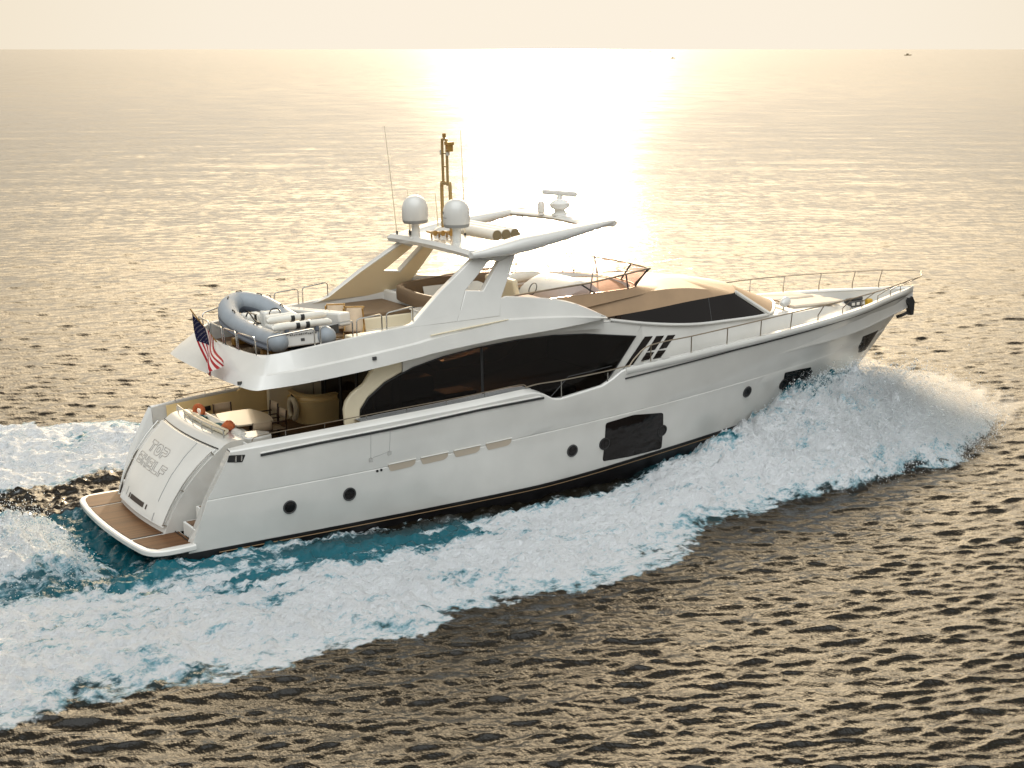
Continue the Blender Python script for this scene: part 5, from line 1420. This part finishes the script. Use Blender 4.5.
for i, (x, y, rz, lab) in enumerate(((3.55, 1.62, R(-90), 'canvas chair on the far port side of the pale cockpit table'), (4.50, 1.15, R(180), 'canvas chair in front of the yellow side wall, forward of the cockpit table'), (3.58, -.55, R(90), 'canvas chair on the near side of the cockpit table, its pale back to the rail'), (4.36, .28, R(180), 'canvas chair between the cockpit table and the bar counter with the lifebuoy'))):
    c_ = dc if i == 0 else copy_tree(dc)
    q = placed('tmp', (x, y, 2.17), rz); c_.location = q.location; c_.rotation_mode = 'QUATERNION'; c_.rotation_quaternion = q.rotation_quaternion
    bpy.data.objects.remove(q)
    c_.scale = (.9, .9, .9)
    tag(c_, lab, 'chair', 'canvas chairs around the cockpit table')
# lifebuoy on the bar front
lb = placed('lifebuoy', (5.50, 1.72, 2.62), R(-2)); tag(lb, 'cream horseshoe lifebuoy hanging on the bar front in the cockpit', 'lifebuoy')
b = MB(); b.tube([(0, .24 * math.cos(t), .27 * math.sin(t)) for t in np.linspace(R(-70), R(250), 26)], .075, 12); b.build('ring', CREAM, lb)
b = MB(); b.tube([(.02, .10, .30), (-.03, 0, .38), (.02, -.10, .30)], .02, 6); b.build('hanging_strap', BLACK, lb)
b = MB(); b.loft([[(.05, r_ * .17 * math.cos(t), r_ * .20 * math.sin(t)) for t in np.linspace(0, 2*PI, 20)] for r_ in (.01, 1)]); b.build('backing_disc', mat('maroon_cover', (.06, .015, .015), .8), lb)
# towels and cushions left on the aft bench
def lump(name, loc, size, m, seed, label, cat, rz=0.0):
    rg = np.random.default_rng(seed); ph = rg.uniform(0, 6, 8)
    rows = []
    for i in range(15):
        th = PI * i / 14; r_ = []
        for k in range(22):
            a = 2 * PI * k / 22
            q = 1 + .10 * math.sin(3 * a + ph[0] + 2 * th) + .08 * math.sin(5 * a + ph[1]) * math.sin(th) + .05 * math.sin(9 * a + 4 * th + ph[2])
            r_.append((size[0] * q * math.sin(th) * math.cos(a), size[1] * q * math.sin(th) * math.sin(a), size[2] * (math.cos(th) * (1 + .12 * math.sin(4 * a + ph[3])) + .0)))
        rows.append(r_)
    b = MB(); b.loft(rows, closed=True); o = b.build(name, m, None, sharp=None)
    q = placed('tmp', loc, rz); o.location = q.location; o.rotation_mode = 'QUATERNION'; o.rotation_quaternion = q.rotation_quaternion; bpy.data.objects.remove(q)
    tag(o, label, cat); return o
def ring_cushion(loc, label, rz):
    t = placed('ring_cushion', loc, rz); tag(t, label, 'cushion', 'orange cushions on the stern coaming')
    b = MB(); b.tube([(.0, .13 * math.cos(a), .13 * math.sin(a)) for a in np.linspace(R(-60), R(240), 20)], [.035] + [.06] * 18 + [.035], 10); b.build('cushion_body', ORANGE, t)
    return t
rc = ring_cushion((2.60, .98, 3.13), 'orange ring cushion at the far port end of the stern coaming', R(35))
lump('towel', (2.58, .68, 3.03), (.10, .18, .045), TEALT, 5, 'small dark towel lying on the stern coaming beside the far orange cushion', 'towel')
lump('towel', (2.60, -.45, 3.03), (.10, .30, .05), TEALT, 9, 'teal towel spread on the near half of the stern coaming', 'towel')
lump('cushion', (2.66, -.86, 3.10), (.15, .15, .12), ORANGE, 12, 'crumpled orange cushion at the near end of the stern coaming by the locker', 'cushion')
# ------------------------------------------------------------------ far boats near the horizon
def far_boat(name, loc, L, rz, label, kind):
    t = empty(name, loc, (0, 0, rz)); tag(t, label, 'boat')
    B = L * .28; hgt = L * .11
    rows = []
    for x, w_, z0 in ((-.5, .80, 0), (-.2, 1, 0), (.15, .95, 0), (.36, .6, .02), (.5, .04, .06)):
        rows.append([(x*L, -B/2*w_, hgt*(1 + max(0, x)*.8)), (x*L, -B/2*w_*.8, -hgt*.4), (x*L, B/2*w_*.8, -hgt*.4), (x*L, B/2*w_, hgt*(1 + max(0, x)*.8))])
    b = MB(); b.loft(rows, closed=True, caps=True); b.build('hull', mat('weathered_boat_paint', (.30, .21, .11), .6), t)
    b = MB(); b.box((-.08*L, 0, hgt * 1.7), (L*.30, B*.7, hgt*1.6)); cb = b.build('cabin', mat('boat_cabin_paint', (.36, .28, .16), .6), t, bevel=.1)
    b = MB(); b.box((-.04*L, 0, hgt * 1.95), (L*.24, B*.72, hgt*.5)); b.build('cabin_window', GLASS, cb)
    b = MB(); b.tube([(-.05*L, 0, hgt*2.4), (-.05*L, 0, hgt*(4.2 if kind else 3.4))], .09, 6); b.build('mast', WOOD, t)
    return t

bx = HEAD - R(90)
far_boat('fishing_boat', (2220, 2177, WZ), 13.0, bx, 'small dark boat near the horizon at the far right', 0)
far_boat('motor_boat', (1259, 1635, WZ), 5.6, bx + R(20), 'tiny boat on the sun glitter right of the yacht mast', 0)
far_boat('sailing_boat', (4726, 6379, WZ), 17.0, bx, 'speck of a boat on the horizon inside the sun glare', 1)
far_boat('coaster', (1500, 6900, WZ), 22.0, bx, 'speck of a boat on the horizon at the far left', 0)
